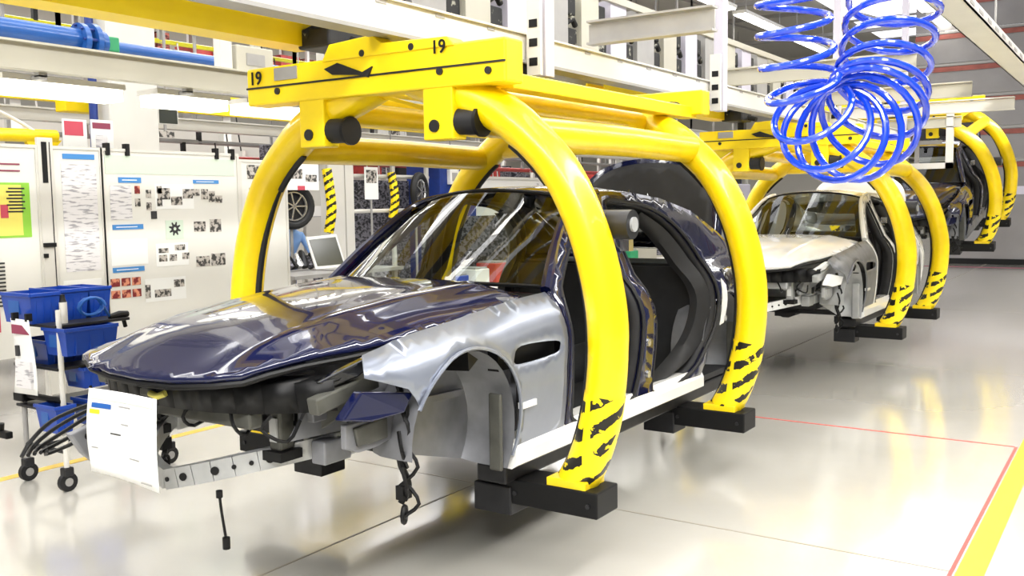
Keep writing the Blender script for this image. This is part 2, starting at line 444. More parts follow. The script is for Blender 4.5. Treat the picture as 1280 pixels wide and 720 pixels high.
def make_car(label, group):
    t = thing('unfinished_car', label, 'car', (XC, 2.33, 0.45), group)
    bld = lambda b, n, m, par=t, **k: (setattr(b, 'v', [(v[0], v[1], v[2] - 0.45) for v in b.v]), b.build(n, m, par, **k))[1]
    # hood
    half = [(0, 0), (.2, .01), (.40, .045), (.52, .10), (.565, .20), (.60, .35), (.635, .55), (.68, .8), (.735, 1.2), (.765, 1.6), (.76, 1.72), (.5, 1.70), (.25, 1.68), (0, 1.67)]
    out = half + [(-x, y) for x, y in half[-2:0:-1]]
    hood = bld(panel(out, [], lambda x, l: (x, l, hood_z(x, l)), .04), 'hood', 'navy', smooth=True, solid=.025, ang=0)
    edge = [(x, l + (.02 if l < .2 else 0), hood_z(x, l) - .035) for x, l in out]
    bld(MB().tube(edge[:11], .014, 8), 'hood_edge', 'black', hood, smooth=True)
    bld(MB().tube([(-p[0], p[1], p[2]) for p in edge[:11]], .014, 8), 'hood_edge', 'black', hood, smooth=True)
    for s in (-1, 1):
        f = (lambda l, z: (s * side_x(l, z), l, z))
        fo = [(.46, 1.165), (.53, 1.24), (.8, 1.295), (1.2, 1.338), (1.6, 1.372), (1.90, 1.385), (1.93, 1.30), (1.905, 1.0), (1.93, .66), (1.5, .585)] + arch(1.07, .40, .80, -8, 150) + [(.70, 1.04), (.66, 1.09)]
        vent = curve2([(1.40, 1.12), (1.47, 1.165), (1.80, 1.15), (1.84, 1.115), (1.78, 1.085), (1.44, 1.08)], 4)
        fen = bld(panel(fo, [vent], f, .045), 'front_fender', 'silver', smooth=True, solid=.006, ang=0)
        fl = [(s * (side_x(l, z) + .004), l, z) for l, z in arch(1.07, .405, .80, -25, 152, 26)]
        bld(MB().tube(fl, .009, 6), 'arch_lip', 'silver', fen, smooth=True)
        bld(MB().box(*sorted((s * .80, s * .86)), 1.36, 1.88, 1.05, 1.2), 'vent_recess', 'black', fen)
        bld(MB().cyl((s * .86, 1.86, 1.235), (s * .885, 1.86, 1.235), .016, 10), 'bracket_hole', 'black', fen)
        bld(MB().box(*sorted((s * .90, s * .925)), 1.47, 1.60, .855, .885), 'fender_clip', 'white_paint', fen)
        # cabin side frame
        top = [(1.94, 1.385), (2.2, 1.615), (2.45, 1.79), (2.62, 1.865), (2.9, 1.905), (3.3, 1.91), (3.7, 1.87), (4.1, 1.78), (4.5, 1.61), (4.72, 1.48), (5.0, 1.435), (5.17, 1.38), (5.19, 1.05), (5.12, .85), (4.66, .72)]
        so = [(1.94, .60)] + top + [p for p in arch(4.2, .40, .80, -10, 190)] + [(3.72, .60)]
        h1 = curve2([(2.03, 1.34), (2.30, 1.58), (2.52, 1.735), (2.72, 1.80), (2.76, 1.74), (2.82, 1.40), (2.83, 1.10), (2.78, .74), (2.70, .67), (2.2, .655), (2.02, .70), (1.99, .85), (1.97, 1.15)], 4)
        h2 = curve2([(2.92, 1.835), (3.2, 1.85), (3.55, 1.80), (3.82, 1.66), (3.97, 1.45), (4.0, 1.2), (3.93, .98), (3.78, .82), (3.66, .72), (3.45, .665), (3.12, .66), (2.99, .72), (2.99, 1.1), (2.94, 1.5)], 4)
        sf = bld(panel(so, [h1, h2], f, .05), 'side_frame', 'navy', smooth=True, solid=.05, ang=0)
        for h in (h1, h2):
            lp = [(s * (side_x(l, z) - .01), l, z) for l, z in h] ; lp.append(lp[0])
            bld(MB().tube(lp, .013, 6, cap=False), 'door_seal', 'rubber', sf, smooth=True)
        # deep inner jamb of each opening
        for h, dp, nm in ((h1, .10, 'door_jamb'), (h2, .10, 'door_jamb')):
            n = len(h); b = MB()
            vs = []
            for l, z in h:
                x = side_x(l, z) - .03; vs += [(s * x, l, z), (s * (x - dp), l, z)]
            b.add(vs, [(2 * i, 2 * ((i + 1) % n), 2 * ((i + 1) % n) + 1, 2 * i + 1) for i in range(n)])
            bld(b, nm, 'trim', sf, smooth=True, solid=.02, fixn=False)
        # curved rear-door trim and the white patch on the rear post
        rp = MB(); pth = smooth_path([Vector((0, l, z)) for l, z in ((3.45, 1.78), (3.72, 1.64), (3.90, 1.40), (3.94, 1.14), (3.84, .92), (3.62, .78), (3.30, .70), (3.05, .69))], 5)
        vs = []
        for i, p in enumerate(pth):
            wd = (.02 + .10 * math.sin(PI * min(1, i / (len(pth) - 1) * 1.15 + .02)))
            ctr = Vector((0, 3.35, 1.22)); d = (ctr - p).normalized(); x = side_x(p.y, p.z)
            for (dx, dd) in ((.05, 0), (.06, wd * .5), (.10, wd), (.16, wd * .9), (.16, 0)): q = p + d * dd; vs.append((s * (x - dx), q.y, q.z))
        n = len(pth); rp.add(vs, [(i * 5 + k, i * 5 + (k + 1) % 5, (i + 1) * 5 + (k + 1) % 5, (i + 1) * 5 + k) for i in range(n - 1) for k in range(5)])
        bld(rp, 'rear_post_trim', 'trim', sf, smooth=True, ang=50)
        po = [(3.98, .98), (4.05, 1.22), (4.10, 1.30), (4.14, 1.25), (4.10, 1.1), (4.05, .99)]
        bld(panel(po, [], lambda l, z: (s * (side_x(l, z) + .006), l, z), .05), 'post_cover', 'white_paint', sf, solid=.004, ang=0)
        po = [(4.18, 1.36), (4.5, 1.37), (4.75, 1.30), (4.8, .95), (4.65, .85), (4.55, 1.1), (4.3, 1.25), (4.18, 1.22)]
        bld(panel(po, [], lambda l, z: (s * (side_x(l, z) + .006), l, z), .05), 'quarter_trim', 'black_gloss', sf, solid=.004, ang=0, smooth=True)
        for (l, z) in ((2.87, 1.0), (2.9, .8), (4.07, 1.02)):
            bld(MB().cyl((s * (side_x(l, z)), l, z), (s * (side_x(l, z) + .012), l, z), .022, 12), 'hinge_bolt', 'chrome', sf)
        # a-pillar outer trim
        ap = [(s * (side_x(l, z) - .015), l - .01, z + .005) for l, z in top[:5]]
        bld(MB().tube(ap, [.03, .026, .024, .022, .02], 8, sub=3), 'pillar_strip', 'navy', sf, smooth=True)
        # sill
        sill = MB(); prof = [(.0, .70), (.03, .64), (.03, .575), (.0, .555), (-.1, .56), (-.1, .70)]
        sill.prism([(s * (a + .87), z) for a, z in prof], lambda a, z, tt: (a, tt, z), 1.45, 3.80)
        bld(sill, 'sill', 'white_paint')
        bld(MB().box(*sorted((s * .62, s * .80)), 1.50, 4.5, .45, .545), 'underfloor_rail', 'dgrey', bevel=.012)
        # wheel houses
        for c, nm in ((1.07, 'wheel_house'), (4.2, 'wheel_house')):
            wh = MB(); A = arch(c, .39, .80, -35, 184, 20)
            rows = [(.885, 1.0), (.80, 1.0), (.70, .98), (.63, .90)]
            vs = []; n = len(A)
            for xx, k in rows:
                for l, z in A: vs.append((s * xx, c + (l - c) * k, .80 + (z - .80) * k))
            wh.add(vs, [(r * n + i, r * n + i + 1, (r + 1) * n + i + 1, (r + 1) * n + i) for r in range(3) for i in range(n - 1)] + [tuple(3 * n + i for i in range(n))])
            w = bld(wh, nm, 'primer', smooth=True, fixn=False)
            bld(MB().box(*sorted((s * .79, s * .865)), c + .30, c + .32, .56, .94, Matrix.Rotation(0, 4, 'X')), 'house_rib', 'primer_dk', w, bevel=.01)
            bld(MB().bar((s * .66, c - .26, .96), (s * .66, c + .26, .94), .03, .03), 'house_rib', 'primer', w)
            bld(MB().cyl((s * .88, c + .05, 1.14), (s * .70, c + .05, 1.13), .05, 3), 'strut_hole', 'black', w)
        # headlamp mount
        hl = MB().prism([(.37, 1.0), (.46, 1.105), (.72, 1.065), (.67, .985), (.5, .975)], lambda l, z, tt: (s * (side_x(l, 1.1) - .035 - tt), l, z), 0, .05)
        bld(hl, 'headlamp_mount', 'navy', bevel=.008)
        bld(MB().prism([(.34, 1.15), (.56, 1.225), (.60, 1.20), (.52, 1.15), (.40, 1.12)], lambda l, z, tt: (s * (side_x(l, 1.2) - .07 - tt), l, z), 0, .04), 'lamp_recess', 'black_gloss', bevel=.008)
        ap = [(.42, .97), (.72, .97), (.72, .86), (.60, .84), (.50, .84), (.42, .87)]
        bld(MB().prism(ap, lambda l, z, tt: (s * (.76 - tt), l, z), 0, .03), 'splash_guard', 'primer', bevel=.006)
        bld(MB().prism([(.46, .95), (.66, .96), (.66, .87), (.48, .87)], lambda l, z, tt: (s * (.775 - tt), l, z), 0, .03), 'bracket_plate', 'primer_dk', bevel=.006)
        # front chassis leg
        leg = bld(MB().bar((s * .53, .55, .83), (s * .55, 1.5, .86), .10, .12), 'chassis_leg', 'primer_lt', bevel=.01)
        for k in range(5):
            l = .62 + k * .13; z = .83
            bld(MB().cyl((s * .573, l, z + .02 * (k % 2)), (s * .578, l, z + .02 * (k % 2)), .016 + .008 * (k % 2), 10), 'leg_hole', 'black', leg)
        bld(MB().box(*sorted((s * .585, s * .60)), .66, .82, .78, .87), 'leg_plate', 'primer', leg, bevel=.006)
        # upright beside the radiator
        up = bld(MB().box(*sorted((s * .40, s * .47)), .34, .42, .84, 1.06), 'radiator_upright', 'primer_dk', bevel=.01)
        bld(MB().box(*sorted((s * .415, s * .455)), .33, .345, .88, .98), 'upright_slot', 'primer_lt', up)
        bld(MB().box(*sorted((s * .38, s * .49)), .32, .44, .80, .84), 'upright_foot', 'black', up)
        # strut tower, inner fender, upper rail
        bld(MB().tube([(s * .50, 1.0, .85), (s * .50, 1.05, 1.05), (s * .50, 1.1, 1.22)], [.12, .12, .09], 16), 'strut_tower', 'primer', smooth=True)
        bld(MB().bar((s * .70, .30, 1.06), (s * .72, .64, 1.12), .06, .07), 'upper_rail', 'primer_dk', bevel=.008)
        bld(MB().bar((s * .50, .42, .90), (s * .66, .66, 1.06), .04, .06), 'inner_brace', 'primer_dk', bevel=.008)
        bld(MB().prism([(.32, .90), (.95, .88), (.95, 1.14), (.55, 1.10), (.40, 1.0)], lambda l, z, tt: (s * (.55 + .08 * (l - .3) - tt), l, z), 0, .02), 'inner_fender', 'primer')
        for k in range(7):
            a0 = Vector((s * random.uniform(.30, .62), random.uniform(.30, .85), random.uniform(.88, 1.06)))
            a1 = a0 + Vector((s * random.uniform(-.1, .12), random.uniform(-.12, .15), random.uniform(-.12, .1))); a2 = a1 + Vector((random.uniform(-.1, .1), random.uniform(-.1, .1), random.uniform(-.1, .05)))
            bld(MB().tube([a0, a1, a2], random.uniform(.008, .018), 6, sub=3), 'engine_hose', random.choice(['black', 'dgrey', 'chrome', 'primer_lt']), smooth=True)
        for k in range(5):
            p = Vector((s * random.uniform(.34, .60), random.uniform(.40, .95), random.uniform(.88, 1.05))); w_ = random.uniform(.02, .05)
            bld(MB().box(p.x - w_, p.x + w_, p.y - .04, p.y + .04, p.z - .03, p.z + .04), 'engine_bracket', random.choice(['black', 'primer', 'dgrey', 'primer_lt']), bevel=.006)
        # hanging wires at the wheel arch
        cb = bld(MB().tube([(s * .80, .70, 1.10), (s * .83, .72, .95), (s * .80, .70, .78), (s * .82, .73, .66), (s * .80, .70, .58)], .015, 6, sub=4), 'wiring_loom', 'black', smooth=True)
        for k in range(5):
            a = random.uniform(-.04, .04)
            bld(MB().tube([(s * .82, .70 + a, .98 - .08 * k), (s * (.86 + a * .5), .70 + a * 1.5, .90 - .08 * k), (s * .81, .71 - a, .80 - .07 * k)], .009, 5, sub=3), 'loose_wire', 'black', cb)
        bld(MB().ring((s * .81, .71, .53), (1, .5, 0), .035, .010, 14, 6), 'wire_loop', 'black', cb, smooth=True)
        bld(MB().box(*sorted((s * .79, s * .83)), .68, .74, .60, .66), 'wire_plug', 'black', cb)
    # bumper beam, bowed
    def beam(x): return .136 + 1.55 * x * x
    bb = MB()
    bz = lambda x: .71 + .24 * abs(x)
    xs = [-.56 + 1.12 * i / 16 for i in range(17)]
    for i in range(16):
        a, b = xs[i], xs[i + 1]
        bb.bar((a, beam(a), bz(a)), (b, beam(b), bz(b)), .045, .085)
    bmo = bld(bb, 'bumper_beam', 'primer_lt')
    for x, r in ((-.45, .014), (-.2, .013), (.02, .010), (.10, .017), (.22, .018), (.28, .010), (.33, .010), (.38, .018), (.44, .010), (.51, .014)):
        tn = Vector((1, 3.1 * x, 0)).normalized(); nn = Vector((tn.y, -tn.x, 0))
        p = Vector((x, beam(x), bz(x))); bld(MB().cyl(p + nn * .018, p + nn * .026, r, 12), 'bolt_hole', 'black', bmo)
    for s in (-1, 1):
        bld(MB().box(*sorted((s * .52, s * .60)), .46, .62, .77, .87), 'crash_box', 'primer', bevel=.008)
    bld(MB().prism([(.06, .84), (.24, .88), (.34, .66), (.24, .62), (.12, .74)], lambda l, z, tt: (-.58 - tt, l, z), 0, .05), 'beam_bracket', 'primer', bevel=.008)
    for q in ((.14, .82), (.20, .76), (.26, .70)): bld(MB().cyl((-.575, q[0], q[1]), (-.568, q[0], q[1]), .018, 10), 'bracket_hole', 'black')
    bld(MB().tube([(-.30, .30, .70), (-.28, .32, .66), (-.30, .34, .62)], .03, 8), 'tow_eye', 'black')
    # radiator support: dark band below the hood
    xs = [-.72 + 1.44 * i / 14 for i in range(15)]
    rb = MB()
    for a, b in zip(xs, xs[1:]):
        ya, yb = .10 + .30 * abs(a / .72) ** 3, .10 + .30 * abs(b / .72) ** 3
        rb.add([(a, ya, 1.145), (b, yb, 1.145), (b, yb + .02, 1.03), (a, ya + .02, 1.03), (a, ya + .14, 1.15), (b, yb + .14, 1.15)], [(0, 1, 2, 3), (4, 5, 1, 0)])
    bld(rb, 'radiator_support', 'black', smooth=True, solid=.012, fixn=False)
    bld(MB().box(-.46, .46, .19, .26, .96, 1.03), 'support_crossbar', 'primer_dk', bevel=.01)
    bld(MB().box(-.12, .04, .10, .14, 1.06, 1.10), 'hood_latch', 'primer_dk', bevel=.008)
    bld(MB().tube([(-.03, .09, 1.08), (.03, .08, 1.075), (.07, .09, 1.09)], .014, 8), 'latch_cap', 'yellow_print')
    for k in range(6):
        hf = MB()
        x = -.6 + .24 * k
        hf.tube([(x, .18, 1.04), (x + random.uniform(-.05, .05), .16, .98), (x + random.uniform(-.06, .06), .22, .93), (x + .03, .3, 1.0)], .008, 5, sub=3)
        bld(hf, 'loose_wire', 'black')
    # wires sticking out at the right front corner
    for k in range(5):
        wf = MB()
        y0 = .30 + .03 * k
        wf.tube([(-.55, y0, .98 - .02 * k), (-.66, y0 - .12, .94 - .02 * k), (-.76, y0 - .22, .88 - .03 * k), (-.80 - .02 * k, y0 - .30, .80 - .025 * k), (-.78, y0 - .36, .74)], .010, 5, sub=4)
        bld(wf, 'loose_wire', 'black', smooth=True)
    # engine bay floor, firewall, underbody
    bld(MB().box(-.50, .50, 1.0, 1.6, .68, .74), 'subframe', 'dgrey')
    bld(MB().box(-.78, .78, 1.58, 1.64, .62, 1.38), 'firewall', 'primer', bevel=.01)
    bld(MB().box(-.80, .80, 1.60, 4.85, .56, .60), 'floor_pan', 'trim')
    bld(MB().tube([(0, 1.6, .66), (0, 3.9, .66)], .16, 14), 'centre_tunnel', 'trim', smooth=True)
    bld(MB().box(-.74, .74, 1.66, 1.95, 1.33, 1.37), 'cowl_shelf', 'black', bevel=.01)
    bld(MB().tube([(-.74, 2.0, 1.22), (.74, 2.0, 1.22)], .035, 10), 'dash_crossbar', 'black', smooth=True)
    bld(MB().box(-.74, .74, 3.98, 4.04, .60, 1.38), 'rear_bulkhead', 'trim')
    bld(MB().box(-.72, .72, 4.02, 4.55, 1.37, 1.40), 'parcel_shelf', 'trim')
    bld(MB().box(-.75, .75, 4.95, 5.0, .62, 1.32), 'rear_panel', 'black_gloss', bevel=.01)
    bld(MB().box(-.55, .45, 1.98, 2.3, 1.26, 1.33), 'red_slab', 'red')  # red slab that shows through the windscreen
    for s in (-1, 1):
        bld(MB().tube([(s * .70, 2.86, .62), (s * .72, 2.88, 1.2), (s * .60, 2.80, 1.82)], [.05, .045, .03], 8), 'pillar_trim', 'trim', smooth=True)
        lo = bld(MB().tube([(s * .84, 2.90, 1.2), (s * .88, 2.94, 1.0), (s * .84, 2.88, .86), (s * .88, 2.95, .72)], .012, 6, sub=4), 'door_wiring', 'chain', smooth=True)
        bld(MB().box(*sorted((s * .74, s * .80)), 2.86, 2.92, 1.55, 1.62), 'belt_anchor', 'chrome')
    # windscreen
    def ws(u, v):
        a = 2 * u - 1; le = 1.98 + .64 * v; ze = lerp_t(TOP, le) - .005; xe = side_x(le, ze) - .035
        lc = 1.66 + .86 * v; zc = 1.435 + .495 * v ** .92
        k = a * a; return (a * xe, lc + (le - lc) * k, zc + (ze - zc) * abs(a) ** 2.4)
    bld(MB().grid(ws, 24, 14), 'windscreen', 'glass', smooth=True, fixn=False, ang=0)
    ed = [ws(0, v / 8) for v in range(9)] + [ws(u / 10, 1) for u in range(1, 11)] + [ws(1, 1 - v / 8) for v in range(1, 9)] + [ws(1 - u / 10, 0) for u in range(1, 11)]
    bld(MB().tube(ed, .012, 6), 'windscreen_seal', 'black', smooth=True)
    def rf(u, v):
        a = 2 * u - 1; ls = 2.52 + .10 * a * a; lr = 4.12 - .04 * a * a; l = ls + (lr - ls) * v
        ze = lerp_t(TOP, l); xe = side_x(l, ze) - .01
        zc = lerp_t([(2.5, 1.93), (2.8, 1.958), (3.2, 1.965), (3.6, 1.94), (4.12, 1.83)], l)
        return (a * xe, l, ze + (zc - ze) * (1 - abs(a) ** 2.6))
    bld(MB().grid(rf, 24, 20), 'roof', 'black_gloss', smooth=True, solid=.02, fixn=False, ang=0)
    def rw(u, v):
        a = 2 * u - 1; l = 4.12 - .04 * a * a + .58 * v
        ze = lerp_t(TOP, l); xe = side_x(l, ze) - .03; zc = 1.83 - .36 * v
        return (a * xe, l, ze + (zc - ze) * (1 - abs(a) ** 2.6))
    bld(MB().grid(rw, 16, 8), 'rear_window', 'glass', smooth=True, fixn=False, ang=0)
    # boot lid, open
    lid = curve2([(-.60, 0), (-.64, .25), (-.58, .52), (-.36, .68), (0, .73), (.36, .68), (.58, .52), (.64, .25), (.60, 0), (0, -.02)], 5)
    lf = lambda x, h: (x, 4.72 + .25 * h - .10 * (1 - (x / .7) ** 2) * (1 - h), 1.50 + .95 * h)
    ld = bld(panel(lid, [], lf, .06), 'boot_lid', 'navy', smooth=True, solid=.03, ang=0)
    lid2 = [(x * .9, .35 + (h - .35) * .88) for x, h in lid]
    bld(panel(lid2, [], lambda x, h: (lf(x, h)[0], lf(x, h)[1] - .02, lf(x, h)[2] + .01), .08), 'lid_liner', 'trim', ld, smooth=True, solid=.01, ang=0)
    return t

car1 = make_car('dark blue car body with silver fenders in the nearest yellow carrier', 'car bodies hanging in the carriers')

#=CARRIERS
# ---------------------------------------------------------------- yellow carriers
# local frame: x from the line's centre, y back from the front pair of arms, z above the floor minus 0.25
ARM = [(.13, 2.52), (.30, 2.455), (.50, 2.385), (.74, 2.265), (1.0, 2.03), (1.17, 1.72), (1.262, 1.38), (1.275, 1.10), (1.24, .82), (1.17, .60), (1.10, .47)]
def make_carrier(label, number):
    t = thing('car_carrier', label, 'carrier', (XC, 4.02, 0.25), 'yellow carriers on the overhead line')
    bld = lambda b, n, m, par=t, **k: (setattr(b, 'v', [(v[0], v[1], v[2] - 0.25) for v in b.v]), b.build(n, m, par, **k))[1]
    for y in (0.0, 2.0):
        for s in (1, -1):
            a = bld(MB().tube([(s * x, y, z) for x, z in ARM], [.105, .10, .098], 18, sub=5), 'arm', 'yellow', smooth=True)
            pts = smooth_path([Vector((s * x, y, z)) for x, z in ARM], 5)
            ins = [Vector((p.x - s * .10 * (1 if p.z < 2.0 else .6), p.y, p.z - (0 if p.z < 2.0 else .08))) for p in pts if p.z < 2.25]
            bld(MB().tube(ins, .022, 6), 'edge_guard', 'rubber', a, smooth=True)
            low = [p for p in pts if p.z < .98]
            bld(MB().tube(low, .1015, 18, cap=False), 'hazard_tape', 'tape', a, smooth=True, fixn=True)
            # foot
            f = bld(MB().box(*sorted((s * .70, s * 1.27)), y - .11, y + .11, .33, .46), 'foot', 'black', bevel=.008)
            bld(MB().box(*sorted((s * .98, s * 1.20)), y - .10, y + .10, .455, .50), 'foot_collar', 'yellow', f, bevel=.006)
            bld(MB().box(*sorted((s * .55, s * .78)), y - .12, y + .08, .27, .42), 'foot_block', 'dgrey', f, bevel=.008)
            bld(MB().box(*sorted((s * .60, s * .74)), y - .08, y + .06, .42, .54), 'rest_pad', 'dgrey', f, bevel=.008)
            for dx in (.80, 1.22):
                bld(MB().cyl((s * dx, y - .118, .39), (s * dx, y - .108, .39), .012, 8), 'foot_bolt', 'dgrey', f)
    for s in (1, -1):
        bld(MB().tube([(s * .85, .02, 2.19), (s * .85, 1.0, 2.20), (s * .85, 1.98, 2.19)], .088, 16), 'side_tube', 'yellow', smooth=True)
        bld(MB().tube([(s * .50, .05, 2.385), (s * .50, 1.98, 2.385)], .07, 14), 'inner_tube', 'yellow', smooth=True)
        bld(MB().box(*sorted((s * .60, s * .72)), .05, 2.40, 2.43, 2.51), 'side_beam', 'yellow_beam', bevel=.008)
        bld(MB().box(*sorted((s * .22, s * .34)), .05, 2.35, 2.48, 2.60), 'inner_beam', 'yellow_beam', bevel=.008)
    for y in (2.0,):
        bld(MB().tube([(-.74, y + .0, 2.25), (.74, y + .0, 2.25)], .062, 12), 'cross_tube', 'yellow', smooth=True)
    # front beam: wide box with a groove, raised plate in its middle
    fb = bld(MB().box(-1.04, .80, -.14, .02, 2.44, 2.655), 'front_beam', 'yellow_beam', bevel=.012)
    bld(MB().box(-1.04, .80, -.146, -.139, 2.535, 2.545), 'beam_groove', 'dgrey', fb)
    bld(MB().prism([(-.42, 2.64), (-.36, 2.73), (-.05, 2.75), (.02, 2.70), (.45, 2.69), (.5, 2.64)], lambda x, z, tt: (x, tt, z), -.15, -.02), 'beam_plate', 'yellow_beam', fb, bevel=.006)
    bld(MB().prism([(-.40, 2.60), (-.30, 2.625), (-.12, 2.56), (-.05, 2.585), (-.08, 2.53), (-.16, 2.55), (-.34, 2.565)], lambda x, z, tt: (x, tt, z), -.152, -.14), 'beam_cutout', 'dgrey', fb)
    bld(MB().box(-.80, -.62, -.148, -.14, 2.57, 2.64), 'name_plate', 'grey', fb)
    for x, z in ((-.78, 2.51), (.40, 2.52), (-.12, 2.66), (.22, 2.66), (.7, 2.5)):
        bld(MB().cyl((x, -.152, z), (x, -.14, z), .019, 12), 'beam_bolt', 'dgrey', fb)
    rot = Matrix.Rotation(PI / 2, 4, 'X')
    for x, z, sz in ((-.955, 2.56, .105), (.40, 2.59, .095)):
        text_mesh(number, sz, 'painted_number', 'black', fb, Matrix.Translation((x, -.149 if x < 0 else -.153, z - .25 + (0 if x < 0 else .02))) @ rot)
    bld(MB().box(-.80, .80, 2.30, 2.44, 2.45, 2.62), 'rear_beam', 'yellow_beam', bevel=.01)
    bld(MB().cyl((.60, 2.30, 2.50), (.62, 2.16, 2.49), .048, 16), 'buffer', 'rubber', smooth=True)
    bld(MB().bar((-.2, .0, 2.47), (.15, .1, 2.36), .09, .02), 'gusset', 'yellow_beam')
    # hanging plates with bolts, rollers behind
    for x in (-.52, .38):
        hp = bld(MB().box(x - .105, x + .085, -.13, -.01, 2.18, 2.45), 'hanger_plate', 'yellow_beam', bevel=.008)
        bld(MB().cyl((x - .03, -.14, 2.25), (x - .03, -.12, 2.25), .032, 14), 'plate_bolt', 'dgrey', hp)
        rl = bld(MB().cyl((x + .08, -.06, 2.27), (x + .20, -.05, 2.265), .068, 18), 'roller', 'rubber', smooth=True)
        bld(MB().cyl((x + .20, -.05, 2.265), (x + .22, -.05, 2.265), .080, 18), 'roller_flange', 'black', rl, smooth=True)
    # roller bracket part-way down the near front arm
    rb = bld(MB().box(1.08, 1.22, .02, .16, 1.64, 1.80), 'roller_bracket', 'dgrey', bevel=.01)
    bld(MB().cyl((1.12, .14, 1.74), (1.34, .14, 1.74), .072, 20), 'guide_roller', 'dgrey', rb, smooth=True)
    bld(MB().cyl((1.34, .14, 1.74), (1.352, .14, 1.74), .036, 16), 'roller_hub', 'primer_lt', rb, smooth=True)
    # tow bar in front with its hinge
    bld(MB().prism([(-.10, 0), (.10, 0), (.10, .16), (.085, .16), (.085, .02), (-.085, .02), (-.085, .16), (-.10, .16)], lambda a, z, tt: (-.92 + a, tt, 2.80 + z), -2.9, .25), 'tow_bar', 'yellow_beam')
    hg = bld(MB().box(-.86, -.60, .10, .42, 2.78, 2.90), 'hinge_block', 'dgrey', bevel=.015)
    bld(MB().tube([(-.80, .1, 2.86), (-.70, .2, 2.92), (-.62, .3, 2.84), (-.5, .3, 2.80)], .03, 8, sub=3), 'hinge_cable', 'chain', hg)
    for x, y in ((-.75, .5), (-.75, 1.9), (.0, 1.2)):
        bld(MB().box(x - .04, x + .04, y - .05, y + .05, 2.55, 2.83), 'hanger_post', 'dgrey', bevel=.006)
    return t

car_carrier = make_carrier('nearest yellow carrier, numbered 19, holding the dark blue car body', '19')
c2 = copy_tree(car_carrier); c2.location.y += PITCH; c2['label'] = 'middle yellow carrier behind the blue hose, holding the white car body'
# the middle carrier's number is too small to read: a plain mark stays
c3 = copy_tree(car_carrier); c3.location = (XC + .12, 17.0, 0.25 + .66); c3['label'] = 'farthest yellow carrier, lifted higher, holding a dark car body'
for c in (c2, c3):
    for k in bpy.data.objects:
        if k.name.startswith('painted_number') and k.parent and k.parent.parent == c: bpy.data.objects.remove(k)

swap = {'navy_car_paint': M['white_paint'], 'black_car_paint': M['white_paint'], 'silver_film': M['primer'], 'grey_primer': M['primer_lt'], 'light_primer': M['white_paint'], 'dark_primer': M['primer_lt']}
w2 = copy_tree(car1, None, swap); w2.location.y += PITCH; w2['label'] = 'white car body with white hood and grey fenders in the middle carrier'
swap3 = {'silver_film': M['navy'], 'white_car_paint': M['primer']}
w3 = copy_tree(car1, None, swap3); w3.location = (XC + .12, 17.0 - 4.02 + 2.33, .45 + .66); w3['label'] = 'dark car body far down the line, lifted in the farthest carrier'
for k in bpy.data.objects:
    if k.name.startswith('lid_liner') and k.parent.parent == w2: k.material_slots[0].link = 'OBJECT'; k.material_slots[0].material = M['white_paint']
# the line climbs at its far end: the last carrier and its car tip with it
tip = Matrix.Rotation(.17, 3, 'X'); c3.rotation_euler.x = .17; w3.rotation_euler.x = .17
w3.location = Vector(c3.location) + tip @ Vector((0, -1.69, .20))

#=OVERHEAD
# ---------------------------------------------------------------- overhead steelwork
def top(name, b, m, label, cat, group=None, **k):
    return tag(b.build(name, m, None, **k), label, cat, group)
# near rail: white channel with a grey lower flange, in lengths between the posts
def rail(x, y0, y1, z, label, m='white_steel'):
    c = thing('conveyor_rail', label, 'rail', (x, y0, z), 'white rails above the carriers')
    L = y1 - y0
    MB().box(-.05, .03, 0, L, 0, .16).build('web', m, c, bevel=.004)
    MB().box(-.09, .05, 0, L, -.02, 0).build('flange', 'grey', c)
    MB().box(-.07, .05, 0, L, .16, .172).build('flange', m, c)
    for k in range(int(L / .5)):
        MB().box(.03, .034, .2 + k * .5, .28 + k * .5, .135, .15).build('slot', 'grey', c)
    return c
RX = XC + .02
rail(RX, .6, 5.28, 2.76, 'white rail running over the front carrier up to the first hanging post')
rail(RX, 5.30, 8.36, 2.76, 'white rail between the two big hanging posts in front')
rail(RX, 8.38, 12.3, 2.76, 'white rail behind the second hanging post, above the middle carrier')
rail(RX, 12.32, 16.2, 2.76, 'farthest white rail, ending short of the last carrier')
for k, (y, lb) in enumerate(((5.34, 'thick white post hanging beside the number 19 carrier'), (8.40, 'white post hanging left of the blue coiled hose'),
                             (12.3, 'thin white post behind the blue coiled hose'), (16.2, 'slim white post right of the blue coiled hose'))):
    p = thing('hanging_post', lb, 'post', (XC + .12, y, 2.66), 'white posts hanging from the roof')
    MB().box(-.045, .045, -.055, .055, .0, 3.6).build('column', 'lilac', p, bevel=.004)
    MB().box(-.05, .05, -.13, -.10, .0, .5).build('side_plate', 'white_steel', p)
    for z in (.06, .18, .30): MB().box(-.03, .03, -.135, -.128, z, z + .05).build('adjusting_slot', 'black', p)
    MB().box(-.12, .06, -.07, .07, 3.55, 3.6).build('head_plate', 'grey', p)
